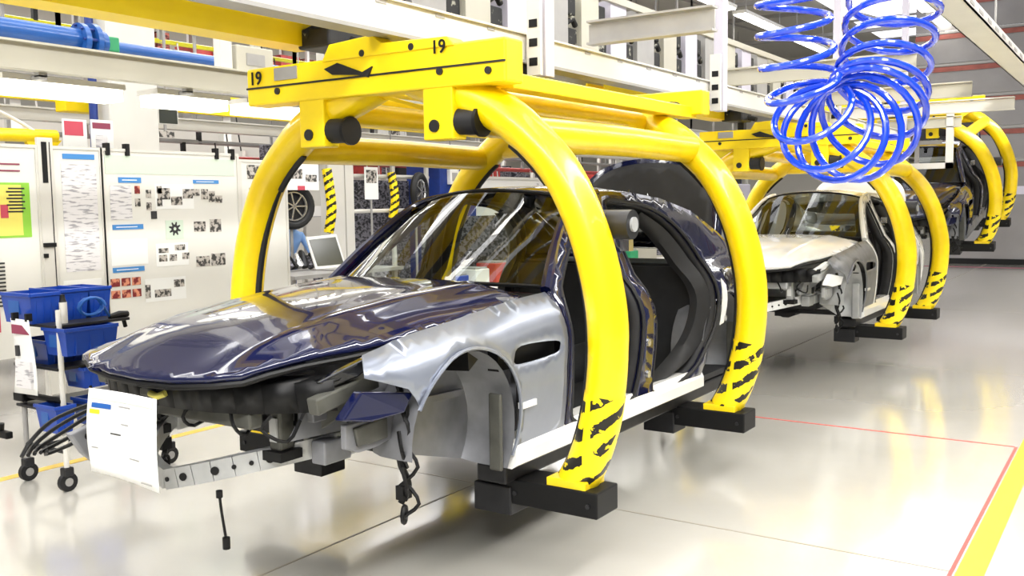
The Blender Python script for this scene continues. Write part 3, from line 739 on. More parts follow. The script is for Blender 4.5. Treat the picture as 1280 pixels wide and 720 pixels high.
# transverse girders resting over the rails
for k, (y, z, x0, x1, m, lb) in enumerate((
        (6.2, 3.0, XC - .02, XC + .94, 'grey', 'short grey crossbeam sloping up to the second hanging post'),
        (9.4, 3.02, XC - .3, XC + 1.6, 'beige', 'grey crossbeam just behind the second hanging post'),
        (12.0, 3.0, XC - .3, XC + 1.7, 'beige', 'grey crossbeam seen through the loops of blue hose'),
        (14.2, 3.0, XC - .3, XC + 1.9, 'white_steel', 'white crossbeam seen through the right coil of hose'),
        (16.3, 2.95, XC - .3, XC + .95, 'beige', 'farthest crossbeam, forming a frame right of the hose'))):
    g = thing('crossbeam', lb, 'beam', (0, y, z), 'crossbeams over the rails')
    MB().box(x0, x1, -.01, .01, 0, .13).build('web', m, g)
    MB().box(x0, x1, -.05, .05, .14, .155).build('flange', m, g); MB().box(x0, x1, -.05, .05, -.015, 0).build('flange', m, g)
p = thing('gantry', 'open white hanging frame right of the blue hose, above the last carrier', 'frame', (XC + .12, 16.3, 2.3), None)
MB().box(.62, .72, -.05, .05, 0, .9).build('column', 'white_steel', p); MB().box(0, .72, -.05, .05, 0, .09).build('lower_rung', 'white_steel', p)
MB().box(.1, .16, .3, .36, .1, .7).build('column', 'grey', p); MB().box(.1, .5, .3, .35, .4, .46).build('rung', 'grey', p)

# conveyor track: grey vertical plates with the dark chain between them
tr = thing('chain_conveyor', 'overhead chain conveyor with grey vertical plates and a dark chain', 'conveyor', (XC - .55, 1.5, 2.98))
MB().box(-.32, -.28, 0, 12.5, 0, .62).build('back_panel', 'dgrey', tr)
MB().box(-.02, .02, 0, 12.5, -.02, .10).build('lower_channel', 'white_steel', tr)
MB().box(-.02, .02, 3.2, 12.5, .60, .66).build('upper_channel', 'beige', tr)
k = 0; y = .1
while y < 12.0:
    w = .30 if k % 3 else .36
    m_ = ('grey', 'beige', 'lilac')[k % 3]
    MB().box(-.03, -.01, y, y + w, -.0, .62).build('track_plate', m_, tr, bevel=.004)
    MB().box(-.26, -.03, y, y + .015, 0, .62).build('plate_flange', m_, tr)
    g0 = y + w
    MB().box(-.10, -.04, g0 + .01, g0 + .20, .10, .30).build('chain_carriage', 'chain', tr, bevel=.015)
    MB().box(-.10, -.04, g0 + .02, g0 + .18, .40, .56).build('chain_carriage', 'chain', tr, bevel=.015)
    MB().tube([(-.05, g0 + .03, .33), (-.03, g0 + .10, .37), (-.05, g0 + .18, .33)], .025, 8).build('chain_link', 'chain', tr)
    MB().box(-.06, -.03, g0, g0 + .22, .0, .09).build('guard_plate', 'white_steel', tr)
    y += w + .22; k += 1
# mirrored rail on the other side of the line
rail(XC - 1.15, 2.0, 12.0, 2.92, 'white rail on the far side of the line, behind the yellow frames')

# ---------------------------------------------------------------- blue hose
# turn by turn: centre (across, up) in metres, ring radius, visible height of the ring, lean in degrees
HK = [(-.141, .343, .090, .034, 2), (-.141, .292, .090, .032, 4), (-.141, .218, .089, .028, 5), (-.134, .142, .092, .032, 8), (-.119, .067, .092, .036, 13), (-.095, .005, .100, .062, 30),
      (-.066, -.036, .114, .092, 50), (-.034, -.056, .118, .098, 74), (.002, -.056, .122, .092, 100), (.036, -.036, .128, .084, 124),
      (.058, .004, .126, .062, 145), (.070, .044, .118, .046, 156), (.083, .100, .110, .038, 163), (.096, .168, .108, .028, 168), (.105, .232, .110, .020, 173), (.118, .30, .112, .018, 176), (.125, .37, .112, .018, 178)]
hR, hU, hF = Vector((.8322, .5542, -.0139)), Vector((-.0377, .0815, .9960)), Vector((-.5531, .8284, -.0887))
hC = Vector((-.6338, 2.4898, 2.0708))
hose = []; NT = 26
for i in range((len(HK) - 1) * NT):
    k = i // NT; q = (i % NT) / NT
    P4 = [HK[max(0, k - 1)], HK[k], HK[k + 1], HK[min(len(HK) - 1, k + 2)]]
    cx, cy, a, b, th = [0.5 * (2 * P4[1][m] + (P4[2][m] - P4[0][m]) * q + (2 * P4[0][m] - 5 * P4[1][m] + 4 * P4[2][m] - P4[3][m]) * q * q + (3 * P4[1][m] - P4[0][m] - 3 * P4[2][m] + P4[3][m]) * q ** 3) for m in range(5)]
    ph = 2 * PI * i / NT + 1.2; th = R_(th); e1 = hR * math.cos(th) + hU * math.sin(th); e2 = hU * math.cos(th) - hR * math.sin(th)
    hose.append(hC + hR * cx + hU * cy + e1 * (a * math.cos(ph)) - (e2 * b + hF * math.sqrt(max(0, a * a - b * b))) * math.sin(ph))
hose = [hose[0] + Vector((.0, .0, .35))] + hose + [hose[-1] + Vector((.02, .0, .35))]
top('coiled_hose', MB().tube(hose, .0088, 10), 'hose', 'blue spiral air hose hanging down in two coils that meet below', 'hose', smooth=True)

# ---------------------------------------------------------------- cable trays, upper right
for x, z, w, lb, m in ((XC + 2.05, 3.35, .26, 'wide white cable tray running diagonally across the upper right', 'white_steel'), (XC + 2.75, 3.55, .2, 'narrow white cable tray above the wide one in the corner', 'white_steel')):
    ct = thing('cable_tray', lb, 'cable tray', (x, 5.2, z))
    MB().box(-w / 2, w / 2, 0, 22, 0, .012).build('tray_bottom', m, ct)
    for s in (-1, 1): MB().box(*sorted((s * w / 2, s * (w / 2 - .012))), 0, 22, 0, .09).build('tray_side', m, ct)
    for k in range(24): MB().box(w / 2, w / 2 + .004, .2 + k * .5, .42 + k * .5, .03, .06).build('tray_slot', 'grey', ct)
    for k in range(3): MB().tube([(-.06 + .05 * k, 0, .03), (-.06 + .05 * k, 22, .03)], .018, 6).build('cable', 'dgrey', ct)
    for k in range(5): MB().tube([(w / 2 - .04, 1 + 4 * k, .02), (w / 2 - .04, 1 + 4 * k, 5)], .01, 6).build('hanger_rod', 'grey', ct)
top('roof_pipe', MB().tube([(-.55, 8, 4.1), (-.55, 30, 4.1)], .07, 12), 'blue_dk', 'dark blue pipe high up in the right corner', 'pipe', smooth=True)
# roof lights: long luminous strips in rows
k = 0
for x, y0, n in ((1.6, -3, 7), (-1.4, -4, 3), (-5.2, -3, 8), (-9.5, -2, 8), (-14, 2, 8), (6.0, -2, 8)):
    for j in range(n):
        y = y0 + j * 4.6
        l = thing('roof_light', 'long white fluorescent light in the roof', 'light', (x, y, 6.9), 'fluorescent roof lights')
        MB().box(-.2, .2, 0, 3.9, .03, .12).build('housing', 'white_steel', l); MB().box(-.17, .17, .03, 3.87, 0, .03).build('diffuser', 'lamp', l)
        MB().box(-.01, .01, .5, .52, .12, 1.7).build('hanger_rod', 'grey', l); MB().box(-.01, .01, 3.4, 3.42, .12, 1.7).build('hanger_rod', 'grey', l)
# roof trusses
for y in (0, 7, 14, 21, 28, 35):
    t = thing('roof_truss', 'grey lattice truss under the hall roof', 'truss', (0, y, 7.6), 'roof trusses')
    MB().box(-26, 16, -.08, .08, 0, .12).build('lower_chord', 'grey', t); MB().box(-26, 16, -.08, .08, .88, 1.0).build('upper_chord', 'grey', t)
    b = MB()
    for i in range(20): b.bar((-26 + i * 2.1, 0, .1 if i % 2 else .9), (-23.9 + i * 2.1, 0, .9 if i % 2 else .1), .07)
    b.build('lattice', 'grey', t)

for k in range(9):
    s = thing('skylight', 'bright translucent skylight strip in the roof over the line', 'skylight', (-9.4, -3 + k * 5, 8.4), 'skylights over the line')
    MB().box(0, 6.2, 0, 4.7, 0, .05).build('pane', 'sky', s); MB().box(-.1, 6.3, 4.7, 4.95, -.05, .15).build('rafter', 'grey', s); MB().box(3.05, 3.15, 0, 4.7, -.05, .1).build('mullion', 'grey', s)

#=LEFT
# ---------------------------------------------------------------- left work station
# low lights and grey beam over the work station
g = thing('station_beam', 'long grey beige beam above the notice boards, over bright lights', 'beam', (-6.4, .5, 2.80))
MB().box(-.05, .05, 0, 8.4, 0, .17).build('web', 'beige', g); MB().box(-.10, .10, 0, 8.4, .17, .185).build('flange', 'beige', g)
b = MB().box(-.11, .04, 4.95, 5.35, .18, .40).build('junction_box', 'beige', g, bevel=.01)
MB().box(.04, .045, 5.05, 5.25, .24, .34).build('box_cover', 'grey', b)
MB().box(-.04, .04, 4.78, 4.90, .18, 2.2).build('beam_hanger', 'white_steel', g); MB().box(-.03, .03, 5.15, 5.22, .40, 2.2).build('beam_hanger', 'beige', g)
for k, (y0, y1) in enumerate(((1.2, 3.5), (3.56, 4.50), (4.78, 5.50), (5.68, 6.7), (6.9, 8.4))):
    l = thing('station_light', ['bright light fitting at the left edge, below the grey beam', 'bright light fitting left of the white column, below the grey beam', 'bright light fitting just right of the white column, below the grey beam', 'bright light fitting behind the number 19 corner of the carrier', 'farthest bright light fitting of the station beam'][k], 'light', (-6.62, y0, 2.66), 'light fittings along the station beam')
    MB().box(-.16, .10, 0, y1 - y0, .09, .13).build('housing', 'white_steel', l); MB().box(-.15, .09, .02, y1 - y0 - .02, 0, .09).build('diffuser', 'lamp_soft', l)
    MB().box(.14, .20, .2, .26, .11, .20).build('hanger', 'grey', l); MB().box(.08, .20, .2, .26, .09, .12).build('hanger', 'grey', l)
# blue pipe with a flanged valve
p = thing('compressed_air_pipe', 'blue painted pipe with a flanged joint above the grey beam', 'pipe', (-7.15, 1, 3.17))
MB().tube([(0, 0, .03), (0, 3.6, .03)], .085, 16).build('pipe_run', 'blue_pipe', p, smooth=True)
MB().tube([(0, 3.6, .0), (0, 8.0, 0)], .055, 14).build('pipe_run', 'blue_pipe', p, smooth=True)
for y, r in ((3.52, .14), (3.62, .15), (3.70, .10)): MB().cyl((0, y, .02), (0, y + .045, .02), r, 20).build('flange', 'blue_pipe', p, smooth=True)
for k in range(8):
    a = k * PI / 4; MB().cyl((.12 * math.cos(a), 3.5, .02 + .12 * math.sin(a)), (.12 * math.cos(a), 3.68, .02 + .12 * math.sin(a)), .012, 6).build('flange_bolt', 'blue_dk', p)
MB().box(-.04, .06, 3.74, 3.86, -.04, .08).build('valve', 'green', p, bevel=.01)
top('steel_column', MB().box(-9.5, -9.2, 6.15, 6.75, 0, 7.4), 'white_steel', 'wide white steel column rising behind the large notice board', 'column', bevel=.02)
top('dark_duct', MB().tube([(-9.35, 6.05, 2.3), (-9.35, 6.06, 3.3), (-9.4, 6.08, 4.2)], .045, 10), 'blue_dk', 'dark blue conduit up the side of the wide white column', 'pipe', smooth=True)

# notice boards: the big one with clips on its top edge
BX = -8.6
def board(y0, y1, z0, z1, label, name='notice_board', m='board', frame=True):
    b = thing(name, label, 'board', (BX, y0, z0 - .0), 'notice boards along the work station')
    L, Hh = y1 - y0, z1 - z0
    MB().box(-.03, 0, 0, L, 0, Hh).build('panel', m, b)
    if frame:
        MB().box(-.04, .012, 0, L, Hh, Hh + .03).build('frame_rail', 'white_steel', b); MB().box(-.04, .012, -.03, 0, -z0 + .0, Hh + .03).build('frame_post', 'white_steel', b)
        MB().box(-.04, .012, L, L + .03, -z0 + .0, Hh + .03).build('frame_post', 'white_steel', b)
    return b
def pp(b, y0, z0, w, h, m, name='sheet', t=.004):
    """flat sheet on a board at world y0..y0+w, z0..z0+h"""
    by, bz = b.location.y, b.location.z
    return MB().box(0, t, y0 - by, y0 - by + w, z0 - bz, z0 - bz + h).build(name, m, b)
bA = board(4.0, 4.95, .5, 2.42, 'white board at the left edge with a lime and yellow list')
bB = board(5.12, 5.60, .5, 2.42, 'narrow white board with one blue heading, left of the large board')
bC = board(5.64, 7.30, .5, 2.42, 'large white notice board with blue headings and small photographs')
bD = board(7.36, 8.02, .4, 2.36, 'white sheet with one black photograph, right of the large board')
# large board: pale green heading band, blue headings, small photographs
pp(bC, 5.66, 2.20, 1.60, .18, 'green_paper', 'heading_band')
for y, z, w, h in ((5.80, 2.11, .26, .055), (6.70, 2.11, .34, .04), (5.71, 1.64, .35, .05), (5.69, 1.21, .36, .05)):
    s = pp(bC, y, z, w, h, 'blue_print', 'blue_heading', .006)
    by, bz = bC.location.y, bC.location.z
    MB().box(.006, .008, y - by + .04, y - by + w * .8, z - bz + h * .42, z - bz + h * .58).build('heading_text', 'paper', s)
pp(bC, 5.70, 1.74, .24, .34, 'text_print', 'text_sheet')
for i in range(6):
    s = pp(bC, 5.98 + .13 * (i % 3), 2.0 - .13 * (i // 3) - (.04 if i % 3 == 1 else 0), .06, .08, 'photo_red' if i == 0 else 'photo_print', 'portrait_photo', .005)
pp(bC, 6.16, 1.74, .07, .08, 'dark_print', 'small_photo')
for y, z, w, h in ((6.25, 1.94, .15, .12), (6.41, 1.88, .14, .09), (6.56, 1.95, .13, .10), (6.69, 1.98, .09, .07), (6.80, 1.94, .09, .11), (6.90, 1.91, .08, .12), (6.99, 1.90, .09, .08),
                   (6.69, 1.59, .15, .11), (6.90, 1.58, .15, .14), (6.70, 1.21, .18, .11), (6.90, 1.21, .19, .13), (6.23, 1.38, .12, .05), (6.43, 1.40, .13, .06), (6.23, 1.29, .10, .07), (6.36, 1.29, .09, .07), (6.52, 1.30, .09, .07),
                   (6.05, .92, .06, .14), (6.16, .92, .20, .08), (6.40, 1.01, .13, .08)):
    pp(bC, y, z, w, h, 'photo_print', 'small_photo', .005)
for i in range(6):
    pp(bC, 5.57 + .09 + .12 * (i % 3), 1.07 - .12 * (i // 3), .10, .08, 'photo_red', 'small_photo', .005)
# gear symbol
g_ = pp(bC, 6.33, 1.52, .22, .20, 'green_paper', 'gear_picture')
gp = []
for i in range(32):
    a = 2 * PI * i / 32; r = .075 if (i // 2) % 2 else .045
    gp.append((r * math.cos(a), r * math.sin(a)))
gy, gz = 6.44 - 5.64, 1.63 - .5
gh = [(.018 * math.cos(2 * PI * i / 10), .018 * math.sin(2 * PI * i / 10)) for i in range(10)]
panel(gp, [gh], lambda a, z: (.007, gy + a, gz + z), .03).build('gear_symbol', 'dark_print', g_)
pp(bC, 5.68, 1.28, .42, .26, 'paper', 'blank_sheet'); pp(bC, 6.20, 1.24, .40, .24, 'paper', 'blank_sheet', .003)
pp(bC, 6.05, .88, .50, .24, 'paper', 'blank_sheet', .003); pp(bC, 6.22, 1.84, .48, .26, 'paper', 'blank_sheet', .003)
for y in (5.67, 5.89, 7.0, 7.22):
    MB().box(-.045, .03, y - 5.64, y - 5.64 + .04, 1.88, 2.0).build('clip', 'black', bC, bevel=.004)
pp(bD, 7.45, 2.17, .20, .16, 'photo_print', 'small_photo', .006); pp(bD, 7.47, 2.04, .14, .03, 'grey', 'text_line'); pp(bD, 7.47, 1.94, .10, .03, 'grey', 'text_line')
# narrow board
pp(bB, 5.22, 2.33, .33, .05, 'blue_print', 'blue_heading', .006); pp(bB, 5.20, 1.25, .36, 1.03, 'text_print', 'text_sheet')
pp(bB, 5.16, .55, .40, .62, 'paper', 'blank_sheet')
# left board: lime and yellow list
pp(bA, 4.58, 1.60, .30, .50, 'lime', 'lime_sheet'); pp(bA, 4.58, 1.62, .22, .46, 'yellow_print', 'yellow_sheet', .006)
for k in range(8): pp(bA, 4.68 - .02 * (k % 2), 2.04 - .03 * k, .15, .014, 'dark_print', 'printed_line', .008)
pp(bA, 4.60, 1.78, .07, .12, 'red_print', 'red_block', .008)
for k in range(2): pp(bA, 4.60, 2.20 + .06 * k, .20, .014, 'maroon', 'printed_line', .006)
for k in range(12): pp(bA, 4.52, .98 + .035 * k, .09, .016, 'dark_print', 'printed_line', .006)
pp(bA, 4.50, .75, .04, .5, 'red_print', 'red_block', .006)
# cabinet post with the dark slots between the two boards
cp = thing('cabinet_door', 'narrow white metal door with a black handle beside the lime list', 'cabinet', (BX - .02, 4.97, .1))
MB().box(0, .04, 0, .15, 0, 2.42).build('door_leaf', 'white_steel', cp, bevel=.005); MB().box(.04, .046, .035, .085, 2.0, 2.38).build('slot', 'black', cp)
MB().box(.04, .044, .11, .118, .3, 2.38).build('gap', 'dgrey', cp); MB().box(.04, .07, .0, .12, 1.40, 1.44).build('handle', 'black', cp, bevel=.005); MB().box(.04, .06, .0, .04, 1.30, 1.34).build('lock', 'black', cp)
# signs standing above the boards
s1 = thing('paper_sign', 'white sign with a red square above the narrow board', 'sign', (-8.9, 5.42, 2.46)); MB().box(-.004, 0, 0, .26, 0, .28).build('sheet', 'paper', s1); MB().box(0, .003, .02, .22, .12, .26).build('red_square', 'red_print', s1); MB().box(-.02, -.004, .1, .13, -2.46, .1).build('sign_stand', 'white_steel', s1)
s2 = thing('paper_sign', 'white sign with a maroon heading right of the red square sign', 'sign', (-8.88, 5.71, 2.44)); MB().box(-.004, 0, 0, .25, 0, .31).build('sheet', 'paper', s2); MB().box(0, .003, .02, .22, .22, .28).build('heading', 'maroon', s2); MB().box(0, .003, .05, .18, .02, .16).build('text_block', 'text_print', s2); MB().box(-.02, -.004, .1, .13, -2.44, .1).build('sign_stand', 'white_steel', s2)

# ---------------------------------------------------------------- parts trolley with blue bins
T = thing('parts_trolley', 'grey tube trolley on black castors carrying the blue bins', 'trolley', (-6.36, 3.44, 0))
posts = [(.03, .03), (.03, .82), (.50, .03), (.50, .82)]
for x, y in posts:
    MB().tube([(x, y, .15), (x, y, 1.20 if y < .5 else .55)], .018, 10).build('post', 'grey' if x < .1 else 'white_steel', T, smooth=True)
    c = MB().box(x - .03, x + .03, y - .035, y + .035, .10, .16).build('castor_fork', 'dgrey', T, bevel=.01)
    MB().cyl((x - .018, y, .062), (x + .018, y, .062), .062, 18).build('castor_wheel', 'rubber', c, smooth=True); MB().cyl((x + .018, y, .062), (x + .022, y, .062), .028, 14).build('castor_hub', 'grey', c)
for z in (.52, .80, 1.08):
    MB().box(-.02, .50, 0, .86 if z < .6 else .55, z, z + .02).build('shelf', 'dgrey', T, bevel=.004)
for y in (.03, .82): MB().tube([(.03, y, .26), (.50, y, .26)], .014, 8).build('lower_rail', 'dgrey', T)
MB().tube([(.03, .03, .22), (.03, .82, .22)], .014, 8).build('lower_rail', 'dgrey', T)
MB().box(-.02, .10, -.02, .10, .56, .62).build('post_clamp', 'black', T, bevel=.01); MB().tube([(.03, .03, .60), (.5, .03, .60)], .022, 8).build('handle', 'black', T)
def bin_(x, y, z, l, w, h, label):
    b = thing('parts_bin', label, 'bin', (x, y, z), 'blue parts bins on the trolley')
    t = .008; m = MB()
    o = .02
    fo = [(-o, -o), (l + o, -o), (l + o, w + o), (-o, w + o)]; fi = [(0, 0), (l, 0), (l, w), (0, w)]
    vs = [(a, c, 0) for a, c in fi] + [(a, c, h) for a, c in fo] + [(a + (t if a < l / 2 else -t), c + (t if c < w / 2 else -t), h) for a, c in fo] + [(a + (t if a < l / 2 else -t), c + (t if c < w / 2 else -t), t) for a, c in fi]
    fs = [(0, 1, 2, 3), (15, 14, 13, 12)]
    for k in range(4):
        k2 = (k + 1) % 4
        fs += [(k, k + 4, k2 + 4, k2)[::-1], (4 + k, 8 + k, 8 + k2, 4 + k2), (8 + k, 12 + k, 12 + k2, 8 + k2)]
    m.add(vs, fs).build('shell', 'blue_bin', b)
    MB().box(-o - .006, l + o + .006, -o - .01, -o + .004, h - .02, h + .004).build('rim', 'blue_bin', b, bevel=.003); MB().box(l + o - .004, l + o + .01, -o, w + o, h - .02, h + .004).build('rim', 'blue_bin', b, bevel=.003)
    for k in range(3): MB().box(l + .004, l + .016, w * (.15 + .3 * k), w * (.17 + .3 * k), .01, h - .02).build('rib', 'blue_bin', b)
    MB().box(l * .2, l * .6, -o * .8, -.004, h * .3, h * .75).build('label_holder', 'blue_pipe', b)
    return b
bin_(-6.40, 3.42, 1.10, .32, .17, .20, 'blue bin at the left end of the trolley top shelf')
bin_(-6.40, 3.63, 1.10, .32, .17, .21, 'blue bin in the middle of the trolley top shelf')
bin_(-6.40, 3.84, 1.10, .32, .13, .21, 'blue bin at the far end of the trolley top shelf')
bin_(-6.00, 3.47, .90, .22, .34, .18, 'blue bin hung in front, just above the dark hood corner')
bin_(-6.36, 3.50, .82, .30, .24, .16, 'dark blue bin behind the hanging maroon headed sheet')
bin_(-6.04, 3.62, .66, .20, .24, .14, 'blue bin on the middle shelf, behind the car hood')
bin_(-6.02, 3.40, .40, .20, .10, .18, 'narrow blue bin low on the trolley near the front post')
bin_(-6.02, 3.66, .40, .20, .16, .18, 'blue bin low on the trolley beside the car front')
bt = thing('spray_bottle', 'white bottle with a black cap standing before the blue bins', 'bottle', (-5.95, 3.56, 1.10))
MB().cyl((0, 0, 0), (0, 0, .14), .025, 16).build('body', 'white_steel', bt, smooth=True); MB().tube([(0, 0, .14), (0, 0, .16), (0, 0, .19)], [.024, .016, .014], 12).build('cap', 'black', bt, smooth=True)
hs = MB()
hs.tube([(-5.88 + .05 * math.cos(a * .5) * (1 - a / 60), 3.72 + .07 * math.cos(a * .55), 1.20 + .06 * math.sin(a * .55)) for a in range(26)] + [(-5.90, 3.86, 1.12), (-5.90, 3.88, 1.115)], .010, 8)
top('tool_hose', hs, 'blue_pipe', 'short light blue hose curled in front of the bins', 'hose', smooth=True)
tp = thing('hose_gun', 'black air gun at the end of the light blue hose', 'tool', (-5.90, 3.86, 1.09)); MB().tube([(0, 0, .02), (0, .08, .03), (0, .14, .03)], [.02, .028, .022], 10).build('body', 'black', tp, smooth=True); MB().bar((0, .1, .02), (0, .12, -.06), .02).build('grip', 'black', tp)
sg = thing('hanging_sheet', 'sheet with a maroon heading hanging on the trolley end', 'sheet', (-6.10, 3.36, .64))
MB().grid(lambda u, v: (-.02 + .25 * u - .12, .02 * math.sin(v * 3 + u), .50 * v), 6, 8).build('sheet', 'paper', sg, smooth=True, solid=.002)
MB().box(-.12, .09, -.006, .0, .40, .46).build('heading', 'maroon', sg); MB().box(-.10, -.07, -.002, .018, .25, .32).build('small_picture', 'dark_print', sg); MB().box(-.11, .07, -.001, .019, .04, .22).build('text_block', 'text_print', sg)
for x in (-.08, .08): MB().box(x - .012, x + .012, -.02, .02, .49, .54).build('clip', 'black', sg)
# dark tool hooks low on the trolley
tk = thing('foot_pedal', 'small black clamp on the trolley rail near the left edge', 'clamp', (-6.50, 3.36, .30)); MB().box(0, .12, 0, .05, 0, .05).build('body', 'black', tk, bevel=.01); MB().tube([(.02, .02, .05), (.03, .02, .10)], .02, 8).build('knob', 'black', tk)

# paper sheet hanging on the car's nose, and the drop cable under the beam
ps = thing('build_sheet', 'white build sheet taped to the nose of the dark blue car', 'sheet', (XC - .24, 2.27, .735))
MB().grid(lambda u, v: (.46 * u + .012 * math.sin(v * 2), -.02 * math.sin(PI * v) * (1 - .5 * u) + .01 * math.sin(u * 4), .375 * v + .02 * (1 - v) * (1 - u)), 10, 10).build('sheet', 'paper', ps, smooth=True, solid=.0015)
def on_sheet(x, z, w, h, m, n):
    MB().grid(lambda u, v: (x + w * u + .012 * math.sin((z + h * v) / .375 * 2), -.004 - .02 * math.sin(PI * (z + h * v) / .375) * (1 - .5 * (x + w * u) / .46) + .01 * math.sin((x + w * u) / .46 * 4), z + h * v), 4, 2).build(n, m, ps, fixn=False)
on_sheet(.03, .300, .12, .02, 'blue_pipe', 'blue_mark'); on_sheet(.02, .275, .06, .018, 'lineyellow', 'yellow_mark'); on_sheet(.01, .335, .43, .035, 'green_paper', 'header_band')
for x, z, w in ((.15, .20, .07), (.22, .245, .05), (.03, .13, .04), (.27, .11, .07), (.34, .02, .08), (.2, .315, .08)): on_sheet(x, z, w, .006, 'dark_print' if x == .15 else 'grey', 'text_line')
dc = thing('drop_cable', 'thin black cable hanging below the front beam, ending in a plug', 'cable', (XC + .22, 2.55, .42))
MB().tube([(0, 0, .24), (.01, 0, .16), (.02, .01, .04)], .006, 6, sub=3).build('cord', 'black', dc); MB().tube([(.02, .01, .05), (.02, .01, 0)], .016, 8).build('plug', 'black', dc)
MB().tube([(0, 0, .22), (0, 0, .25)], .014, 8).build('plug', 'black', dc)

#=BACKGROUND
# ---------------------------------------------------------------- behind the line
def shelf_rack(x, y, L, Hh, levels, label, m='clutter', post='white_steel', depth=.9, group='goods racks behind the line', z0=0.0):
    r = thing('goods_rack', label, 'rack', (x, y, z0), group)
    n = max(1, int(L / 2.4))
    for k in range(n + 1):
        for d in (0, -depth): MB().box(d - .04, d + .04, k * L / n - .04, k * L / n + .04, 0, Hh).build('rack_post', post, r)
    for j in range(levels):
        z = .12 + j * (Hh - .3) / levels
        MB().box(.0, .05, 0, L, z, z + .10).build('rack_beam', post, r); MB().box(-depth, 0, 0, L, z + .06, z + .08).build('shelf', 'grey', r)
        y_ = .1
        while y_ < L - .4:
            w = random.uniform(.25, .7); h = random.uniform(.25, .8) * (Hh - .3) / levels * .85
            g = MB().box(-depth * .85, -.06 - random.random() * .15, y_, y_ + w, z + .08, z + .08 + h).build('stored_box', random.choice([m, m, m, 'dgrey', 'blue_dk', 'grey', 'wallwhite', 'red'] if m == 'clutter' else [m, m, 'red', 'grey', 'dgrey']), r)
            y_ += w + random.uniform(.02, .2)
    return r
shelf_rack(-13.2, 3.0, 9.2, 2.9, 4, 'rack of grey goods behind the notice boards', 'clutter')
shelf_rack(-13.2, 13.6, 9.6, 3.2, 4, 'rack of mixed goods seen over the windscreen of the dark car', 'clutter')
shelf_rack(-13.0, 24.0, 12, 3.2, 4, 'rack of goods far behind the middle carrier', 'clutter')
shelf_rack(-17.5, 6.0, 14, 2.6, 3, 'red goods rack on the gallery above the blue pipe', 'clutter_red', 'wallwhite', z0=4.1)
shelf_rack(-17.5, 21, 14, 2.6, 3, 'red goods rack on the gallery behind the yellow carriers', 'clutter_red', 'wallwhite', z0=4.1)
gf = thing('gallery', 'grey gallery floor carrying the red racks, far behind the line', 'gallery', (-17.6, 4, 3.8))
MB().box(-2.5, 1.2, 0, 34, 0, .28).build('deck', 'grey', gf)
for k in range(8): MB().box(.9, 1.1, .5 + k * 4.6, .7 + k * 4.6, -3.8, 0).build('deck_post', 'white_steel', gf)
MB().box(1.18, 1.22, 0, 34, 1.0, 1.05).build('handrail', 'lineyellow', gf)
for k in range(18): MB().box(1.18, 1.22, k * 1.98, k * 1.98 + .04, .28, 1.0).build('rail_post', 'white_steel', gf)
# beams and pipes overhead, beyond the boards
for x, z, w, h, m, lb in ((-10.2, 3.05, .12, .22, 'yellow_beam', 'yellow crane beam above the left notice boards'), (-10.8, 3.4, .2, .12, 'grey', 'grey cable duct behind the yellow crane beam'),
                          (-11.5, 2.95, .2, .14, 'white_steel', 'long white duct behind the large notice board'), (-11.5, 3.75, .2, .2, 'wallwhite', 'white air duct under the gallery'),
                          (-12.0, 4.5, .25, .3, 'lilac', 'pale air duct passing behind the blue pipe')):
    d = thing('overhead_beam', lb, 'beam', (x, 2, z)); 
    MB().box(-w / 2, w / 2, 0, 26, 0, h).build('web', m, d); MB().box(-w / 2 - .04, w / 2 + .04, 0, 26, h, h + .02).build('flange', m, d)
    for k in range(7): MB().box(-.02, .02, 1 + k * 4, 1.05 + k * 4, h + .02, 8.6 - z).build('hanger_rod', 'grey', d)
for k, (x, z, rr, m, lb) in enumerate(((-12.3, 2.62, .045, 'red', 'red sprinkler pipe low behind the notice boards'), (-12.3, 2.86, .035, 'grey', 'grey pipe just above the red sprinkler pipe'), (-12.4, 3.14, .05, 'wallwhite', 'white pipe between the grey pipe and the ducts'),
                                   (-12.5, 3.42, .03, 'red_print', 'thin pinkish pipe behind the hanging screen'), (-12.4, 3.95, .06, 'blue_pipe', 'thin blue pipe below the gallery'), (-12.2, 4.3, .035, 'lineyellow', 'thin yellow pipe below the gallery edge'))):
    d = thing('service_pipe', lb, 'pipe', (x, 3, z)); MB().tube([(0, 0, 0), (0, 24, 0)], rr, 8).build('pipe_run', m, d, smooth=True)
    for j in range(12):
        y_ = .7 + j * 1.9 + .3 * k
        if y_ < 23.5: MB().box(-.03, .03, y_, y_ + .06, -.02, .25).build('pipe_clamp', 'dgrey' if j % 2 else 'grey', d); MB().tube([(.04, y_ + .3, 0), (.06, y_ + .32, -.3), (.05, y_ + .38, -.65 - .1 * (j % 3))], .012, 5).build('dropper', 'wallwhite' if j % 3 else 'dgrey', d)
for k in range(10):
    y_ = 6.4 + k * 1.45; mcol = ['wallwhite', 'clutter_red', 'grey', 'clutter', 'lilac'][k % 5]
    d = thing('control_box', ['pale', 'reddish', 'grey', 'dark speckled', 'bluish white'][k % 5] + ' control box on the ' + ['nearer', 'farther'][k // 5] + ' half of the cable gantry behind the boards', 'box', (-12.0, y_, 2.55 + .28 * (k % 3)))
    MB().box(-.1, .1, 0, .55, 0, .3).build('body', mcol, d, bevel=.01); MB().box(.1, .105, .08, .4, .06, .22).build('front_plate', 'photo_print' if k % 2 else 'grey', d); MB().box(-.06, -.03, .2, .24, .3, 8.6 - 2.55 - .28 * (k % 3)).build('bracket', 'grey', d)
yb = thing('yellow_hoist', 'yellow hoist body with a dark motor, above the paper signs', 'hoist', (-9.95, 6.05, 2.92)); MB().box(-.1, .1, 0, .62, 0, .2).build('hoist_frame', 'yellow_beam', yb, bevel=.01)
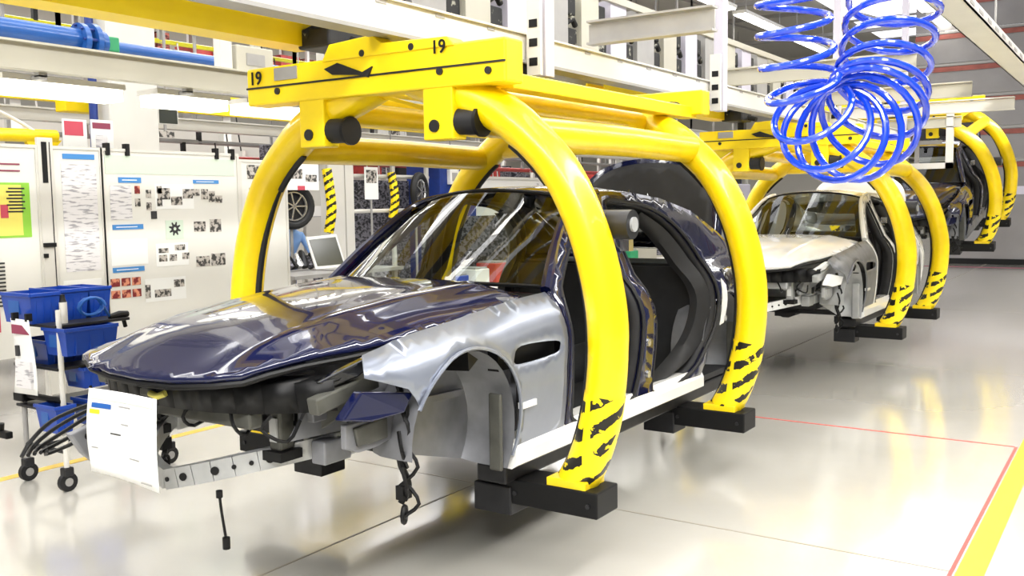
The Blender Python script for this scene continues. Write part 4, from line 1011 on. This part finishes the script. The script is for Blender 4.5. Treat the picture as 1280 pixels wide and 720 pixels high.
MB().tube([(.14, .28, .12), (.14, .46, .12)], .10, 14).build('motor', 'clutter', yb, smooth=True); MB().box(-.02, .02, .28, .32, .2, 5.6).build('hoist_hanger', 'grey', yb); MB().tube([(0, .1, .26), (.05, .3, .24), (0, .5, .25)], .05, 8, sub=3).build('cable_loom', 'clutter_red', yb)
ya = thing('jib_crane', 'yellow horizontal arm at the left edge over the notice boards', 'arm', (-9.9, 4.6, 2.50)); MB().tube([(0, 0, .12), (0, 1.35, .14)], .07, 14).build('arm_tube', 'yellow', ya, smooth=True); MB().prism([(1.0, .08), (1.4, .1), (1.2, -.12), (1.1, -.1)], lambda y, z, t: (t, y, z), -.03, .03).build('arm_gusset', 'yellow_beam', ya)
MB().tube([(0, .2, .3), (.05, .5, .42), (0, .9, .30), (.02, 1.1, .18)], .02, 8, sub=4).build('white_cable', 'wallwhite', ya, smooth=True)
mo = thing('hanging_screen', 'dark square screen hanging to the right of the white column', 'screen', (-9.55, 7.0, 2.82)); MB().box(-.04, 0, 0, .27, 0, .22).build('housing', 'white_steel', mo); MB().box(0, .004, .012, .258, .012, .208).build('display', 'screen', mo); MB().box(-.03, -.01, .12, .15, .22, 5.7).build('screen_pole', 'grey', mo)
MB().box(.0, .01, 0, .20, -.15, -.08).build('lettered_plate', 'photo_print', mo); MB().box(-.02, -.005, .08, .11, -.15, 0).build('plate_arm', 'grey', mo)
# second white column with a groove, and the frames beside it
co = thing('steel_column', 'white twin post column behind the windscreen of the dark car', 'column', (-11, 11.1, 0))
MB().box(-.1, .1, 0, .36, 0, 7.6).build('post', 'white_steel', co, bevel=.01); MB().box(-.1, .06, .42, .62, 0, 7.6).build('post', 'white_steel', co, bevel=.01); MB().box(-.08, .0, .36, .42, 0, 7.6).build('web', 'grey', co)
fr = thing('wheel_rack', 'white tube frame with dark tyres behind the twin post column', 'rack', (-11.2, 11.9, 0))
for y in (.0, 1.1, 2.05): MB().tube([(0, y, 0), (0, y, 2.9)], .045, 8).build('post', 'white_steel', fr)
for z in (1.75, 2.35, 2.6): MB().tube([(0, 0, z), (0, 2.1, z)], .035, 8).build('rail', 'white_steel', fr)
MB().box(-.6, -.55, 0, 2.4, .4, 2.3).build('back_panel', 'clutter', fr)
def wheel(loc, label, r=.33, yaw=0.3):
    w = thing('alloy_wheel', label, 'wheel', loc, 'wheels stored behind the line', rz=yaw)
    MB().ring((0, 0, 0), (1, 0, 0), r * .82, r * .18, 28, 10).build('tyre', 'rubber', w, smooth=True); rm = MB().ring((.02, 0, 0), (1, 0, 0), r * .60, r * .05, 24, 6).build('rim', 'chrome', w, smooth=True)
    for k in range(7):
        a = 2 * PI * k / 7; MB().bar((.03, .0, 0), (.03, r * .6 * math.cos(a), r * .6 * math.sin(a)), .04, .02).build('spoke', 'chrome', rm)
    MB().cyl((-.1, 0, 0), (-.02, 0, 0), r * .6, 20).build('brake_disc', 'dgrey', w)
    MB().tube([(-.08, 0, -loc[2]), (-.08, 0, -.02)], .025, 8).build('stand_post', 'grey', w)
    return w
wheel((-10.3, 9.75, 1.85), 'alloy wheel with a sign over it, left of the twin post column', .34, -.3)
wheel((-11.0, 13.5, 2.08), 'dark wheel on the tube frame above the car roof', .36)
sgn = thing('paper_sign', 'grey and white sign with dark letters over the stored wheel', 'sign', (-10.1, 9.45, 2.08)); MB().box(0, .01, 0, .62, .0, .38).build('sheet', 'paper', sgn); MB().box(.01, .013, .04, .3, .16, .3).build('printed_block', 'photo_print', sgn); MB().box(.01, .013, .36, .58, .12, .22).build('printed_block', 'photo_print', sgn); MB().box(.01, .013, .2, .34, .0, .06).build('red_mark', 'red_print', sgn); MB().tube([(0, .3, .38), (0, .3, 2.0)], .01, 6).build('cord', 'grey', sgn)
sgn = thing('paper_sign', 'grey sheet with dark print hanging right of the twin post column', 'sign', (-11.1, 12.15, 1.95)); MB().box(0, .01, 0, .34, 0, .55).build('sheet', 'paper', sgn); MB().box(.01, .013, .04, .3, .28, .5).build('printed_block', 'photo_print', sgn); MB().box(-.015, 0, .15, .19, -1.95, .5).build('sign_stand', 'grey', sgn)
def chain_post(loc, h, label):
    c = thing('warning_sleeve', label, 'sleeve', loc, 'yellow and black sleeves behind the line')
    MB().tube([(0, 0, 0), (.05, .03, h * .4), (0, 0, h)], .075, 10, sub=3).build('sleeve', 'tape', c, smooth=True); MB().tube([(0, 0, h), (0, 0, h + 1.5)], .012, 6).build('cord', 'grey', c)
chain_post((-10.2, 10.35, 1.45), .95, 'ragged yellow and black sleeve left of the twin post column')
chain_post((-11.1, 12.85, 1.62), .80, 'ragged yellow and black sleeve right of the twin post column')
lp = thing('laptop', 'laptop with a light frame standing open behind the hood', 'laptop', (-9.9, 9.75, .95)); 
MB().prism([(0, 0), (.62, 0), (.56, .48), (-.06, .46)], lambda y, z, t: (t - z * .25, y, z), 0, .02).build('lid', 'wallwhite', lp); MB().prism([(.04, .04), (.58, .04), (.525, .44), (-.015, .42)], lambda y, z, t: (t - z * .25, y, z), .02, .025).build('display', 'screen', lp); MB().box(0, .4, 0, .62, -.02, 0).build('keyboard', 'grey', lp)
tb = thing('work_table', 'grey cluttered bench under the laptop', 'table', (-10.2, 8.8, 0)); MB().box(-.1, .9, 0, 2.2, .88, .93).build('tabletop', 'grey', tb)
for x in (0, .8):
    for y in (.05, 2.1): MB().box(x - .03, x + .03, y - .03, y + .03, 0, .88).build('leg', 'grey', tb)
MB().box(.1, .8, .1, 2.1, .25, .28).build('shelf', 'dgrey', tb)
for k in range(12):
    y = 8.85 + .1 * k; z = .93
    top('tool_part', MB().tube([(-10.15 + .02 * k, y, z + .05), (-10.1, y + .04, z + .16 + .04 * (k % 3)), (-10.0, y + .05, z + .06)], [.05, .06, .04], 8), ['dgrey', 'clutter', 'black', 'chrome'][k % 4], ['nearest', 'second', 'third', 'fourth', 'fifth', 'sixth', 'seventh', 'eighth', 'ninth', 'tenth', 'eleventh', 'farthest'][k] + ' small machine part in the row on the grey cluttered bench', 'part', 'machine parts on the bench')
# worker in a blue shirt, bending behind the left arm
def skin_fig(name, edges, pts, mname, parent):
    me = bpy.data.meshes.new(name); me.from_pydata([p[:3] for p in pts], edges, []); o = bpy.data.objects.new(name, me); COL.objects.link(o); o.parent = parent
    md = o.modifiers.new('k', 'SKIN'); sv = me.skin_vertices[0].data
    for i, p in enumerate(pts): r = p[3]; sv[i].radius = (r, r); sv[i].use_root = (i == 0)
    s = o.modifiers.new('s', 'SUBSURF'); s.levels = 2; s.render_levels = 2; me.materials.append(M[mname]); md.use_smooth_shade = True
    return o
wk = thing('person', 'person in a light blue shirt bending over the bench behind the left yellow arm', 'person', (-10.95, 10.15, 0), None, -.2)
B_ = [(0, 0, .92, .15), (.03, 0, 1.08, .14), (.14, 0, 1.28, .15), (.24, 0, 1.44, .13), (.30, 0, 1.52, .06), (.20, .17, 1.42, .06), (.32, .24, 1.20, .048), (.52, .16, 1.12, .038), (.20, -.17, 1.42, .06), (.34, -.24, 1.20, .048), (.52, -.14, 1.10, .038)]
skin_fig('shirt', [(0, 1), (1, 2), (2, 3), (3, 4), (3, 5), (5, 6), (6, 7), (3, 8), (8, 9), (9, 10)], B_, 'denim', wk)
L_ = [(0, 0, .95, .14), (0, .10, .86, .10), (.03, .11, .48, .065), (-.02, .11, .09, .045), (.12, .12, .04, .04), (0, -.10, .86, .10), (.03, -.11, .48, .065), (-.02, -.11, .09, .045), (.12, -.12, .04, .04)]
skin_fig('trousers', [(0, 1), (1, 2), (2, 3), (3, 4), (0, 5), (5, 6), (6, 7), (7, 8)], L_, 'blue_dk', wk)
H_ = [(.30, 0, 1.50, .05), (.34, 0, 1.58, .07), (.38, 0, 1.68, .095), (.39, 0, 1.74, .085)]
hd = skin_fig('head', [(0, 1), (1, 2), (2, 3)], H_, 'skin', wk)
MB().tube([(.33, 0, 1.66), (.36, 0, 1.74), (.39, 0, 1.80)], [.09, .10, .05], 12).build('hair', 'trim', hd, smooth=True); MB().tube([(.47, 0, 1.68), (.495, 0, 1.655)], [.012, .016], 8).build('nose', 'skin', hd)
for s in (-1, 1):
    h = skin_fig('hand', [(0, 1)] + [(1, k) for k in range(2, 7)], [(.52, s * .15, 1.11, .03), (.60, s * .12, 1.08, .032)] + [(.68 - .01 * abs(k - 1), s * .12 + .022 * (k - 1.5), 1.04, .009) for k in range(4)] + [(.62, s * .12 - s * .06, 1.05, .010)], 'skin', wk)
# blue cabinet with a switch box, white panels
cb_ = thing('blue_cabinet', 'tall dark blue cabinet with a pale switch box, above the windscreen', 'cabinet', (-11, 14.1, 0)); MB().box(-.8, 0, 0, 1.15, 0, 2.75).build('body', 'blue_dk', cb_, bevel=.01); MB().box(0, .01, .55, .57, .1, 2.7).build('door_gap', 'black', cb_)
bx_ = MB().box(.0, .08, .22, .50, 2.22, 2.50).build('switch_box', 'wallwhite', cb_, bevel=.01); MB().box(.08, .085, .28, .44, 2.28, 2.44).build('cover', 'grey', bx_); MB().tube([(.04, .36, 0), (.04, .36, 2.22)], .015, 6).build('conduit', 'grey', cb_); MB().tube([(.04, .36, 2.5), (.04, .25, 3.2)], .015, 6).build('conduit', 'grey', cb_)
wp = thing('white_screen', 'white partition panel between the yellow arms above the car roof', 'partition', (-11.2, 15.5, 0)); MB().box(-.05, 0, 0, 5.2, 0, 2.35).build('panel', 'wallwhite', wp); MB().box(-.06, .02, -.05, 0, 0, 2.4).build('post', 'white_steel', wp); MB().box(-.06, .02, 0, 5.2, 2.35, 2.4).build('rail', 'white_steel', wp)
MB().box(0, .006, 2.2, 3.1, 2.08, 2.28).build('printed_sheet', 'text_print', wp)
# car body waiting on a side line, machines
for k, (x, y, w, h, m, lb) in enumerate(((-8.6, 15.6, 1.6, 1.9, 'clutter', 'dark machine behind the raised boot lid'), (-8.9, 19.5, 2.4, 2.1, 'beige', 'beige machine with round ports behind the middle carrier'), (-9.5, 24, 2.6, 2.3, 'lilac', 'pale machine housing far behind the white car'), (-8.5, 12.9, 1.0, 1.4, 'blue_bin', 'blue box seen through the rear door opening'))):
    q = thing('machine', lb, 'machine', (x, y, 0)); MB().box(-1.0, 0, 0, w, 0, h).build('housing', m, q, bevel=.03); MB().box(0, .02, .1, w * .45, .3, h * .8).build('panel', 'grey', q, bevel=.01)
    for j in range(4): MB().cyl((0, w * (.2 + .18 * j), h * .86), (.03, w * (.2 + .18 * j), h * .86), .05, 12).build('port', 'black', q)
    MB().box(-.8, -.2, .2, w - .2, h, h + .25).build('top_box', 'dgrey', q, bevel=.02)
for k, (x, y, lb) in enumerate(((-6.4, 8.6, 'white bench with small boxes seen through the door openings'), (-6.6, 11.8, 'white bench behind the rear of the dark car'), (-6.6, 15.4, 'white bench beyond the white car'))):
    q = thing('supply_bench', lb, 'bench', (x, y, 0)); MB().box(-.6, 0, 0, 2.2, .8, .86).build('top', 'wallwhite', q); MB().box(-.6, -.55, 0, 2.2, .9, 1.7).build('back_board', 'clutter', q)
    for a in (-.55, -.05):
        for b_ in (.05, 2.1): MB().box(a - .03, a + .03, b_, b_ + .06, 0, .8).build('leg', 'grey', q)
    MB().box(-.6, 0, 0, 2.2, .3, .34).build('shelf', 'grey', q)
    for j in range(5):
        c_ = thing('small_box', ['blue', 'white', 'red', 'second blue', 'green'][j] + ' small box on the ' + ['first white bench, beside the dark car', 'second white bench, behind the dark car', 'third white bench, beyond the white car'][k], 'box', (x - .5, y + .1 + .42 * j, .86), 'small boxes on the supply benches'); MB().box(0, .3, 0, .28, 0, .16 + .05 * (j % 3)).build('carton', ['blue_bin', 'wallwhite', 'red', 'blue_bin', 'green'][j], c_, bevel=.01); MB().box(.02, .28, .02, .26, .16 + .05 * (j % 3), .18 + .05 * (j % 3)).build('lid', 'grey', c_)
# end of the hall
ew = thing('end_partition', 'low dark grey partition with a pale rim across the end of the aisle', 'partition', (-5, 29, 0)); MB().box(0, 7.3, 0, .1, .15, 1.9).build('panel', 'farwall', ew); MB().box(0, 9, -.02, .12, 1.9, 2.12).build('rim', 'lilac', ew); MB().box(0, 9, -.03, .0, 0, .15).build('plinth', 'black', ew); MB().box(7.3, 7.5, -.1, .2, 0, 1.9).build('post', 'black', ew); MB().box(7.5, 12, 0, .1, .15, 1.9).build('panel', 'dgrey', ew)
for k in range(6):
    r_ = thing('end_cladding', ['lowest', 'second lowest', 'third', 'fourth', 'fifth', 'topmost'][k] + ' grey cladding band with a red strip across the hall end', 'cladding', (-6, 31, 2.0 + k * .95), 'cladding bands at the end of the hall'); MB().box(0, 16, 0, .08, 0, .88).build('sheet', 'farwall', r_); MB().box(0, 16, -.02, 0, .70, .84).build('strip', 'brick', r_); MB().box(0, 16, -.03, 0, .86, .93).build('strip', 'grey', r_)
fl_ = thing('floor_skirting', 'dark red line on the floor before the end partition', 'floor line', (-5, 27.5, 0)); MB().box(0, 12, 0, .25, 0, .003).build('stripe', 'maroon', fl_)
kr = thing('kerb_plate', 'short dark strip on the aisle floor near the right edge', 'floor plate', (-.95, 13.2, 0)); MB().box(0, .07, 0, 2.2, 0, .006).build('strip', 'dgrey', kr)
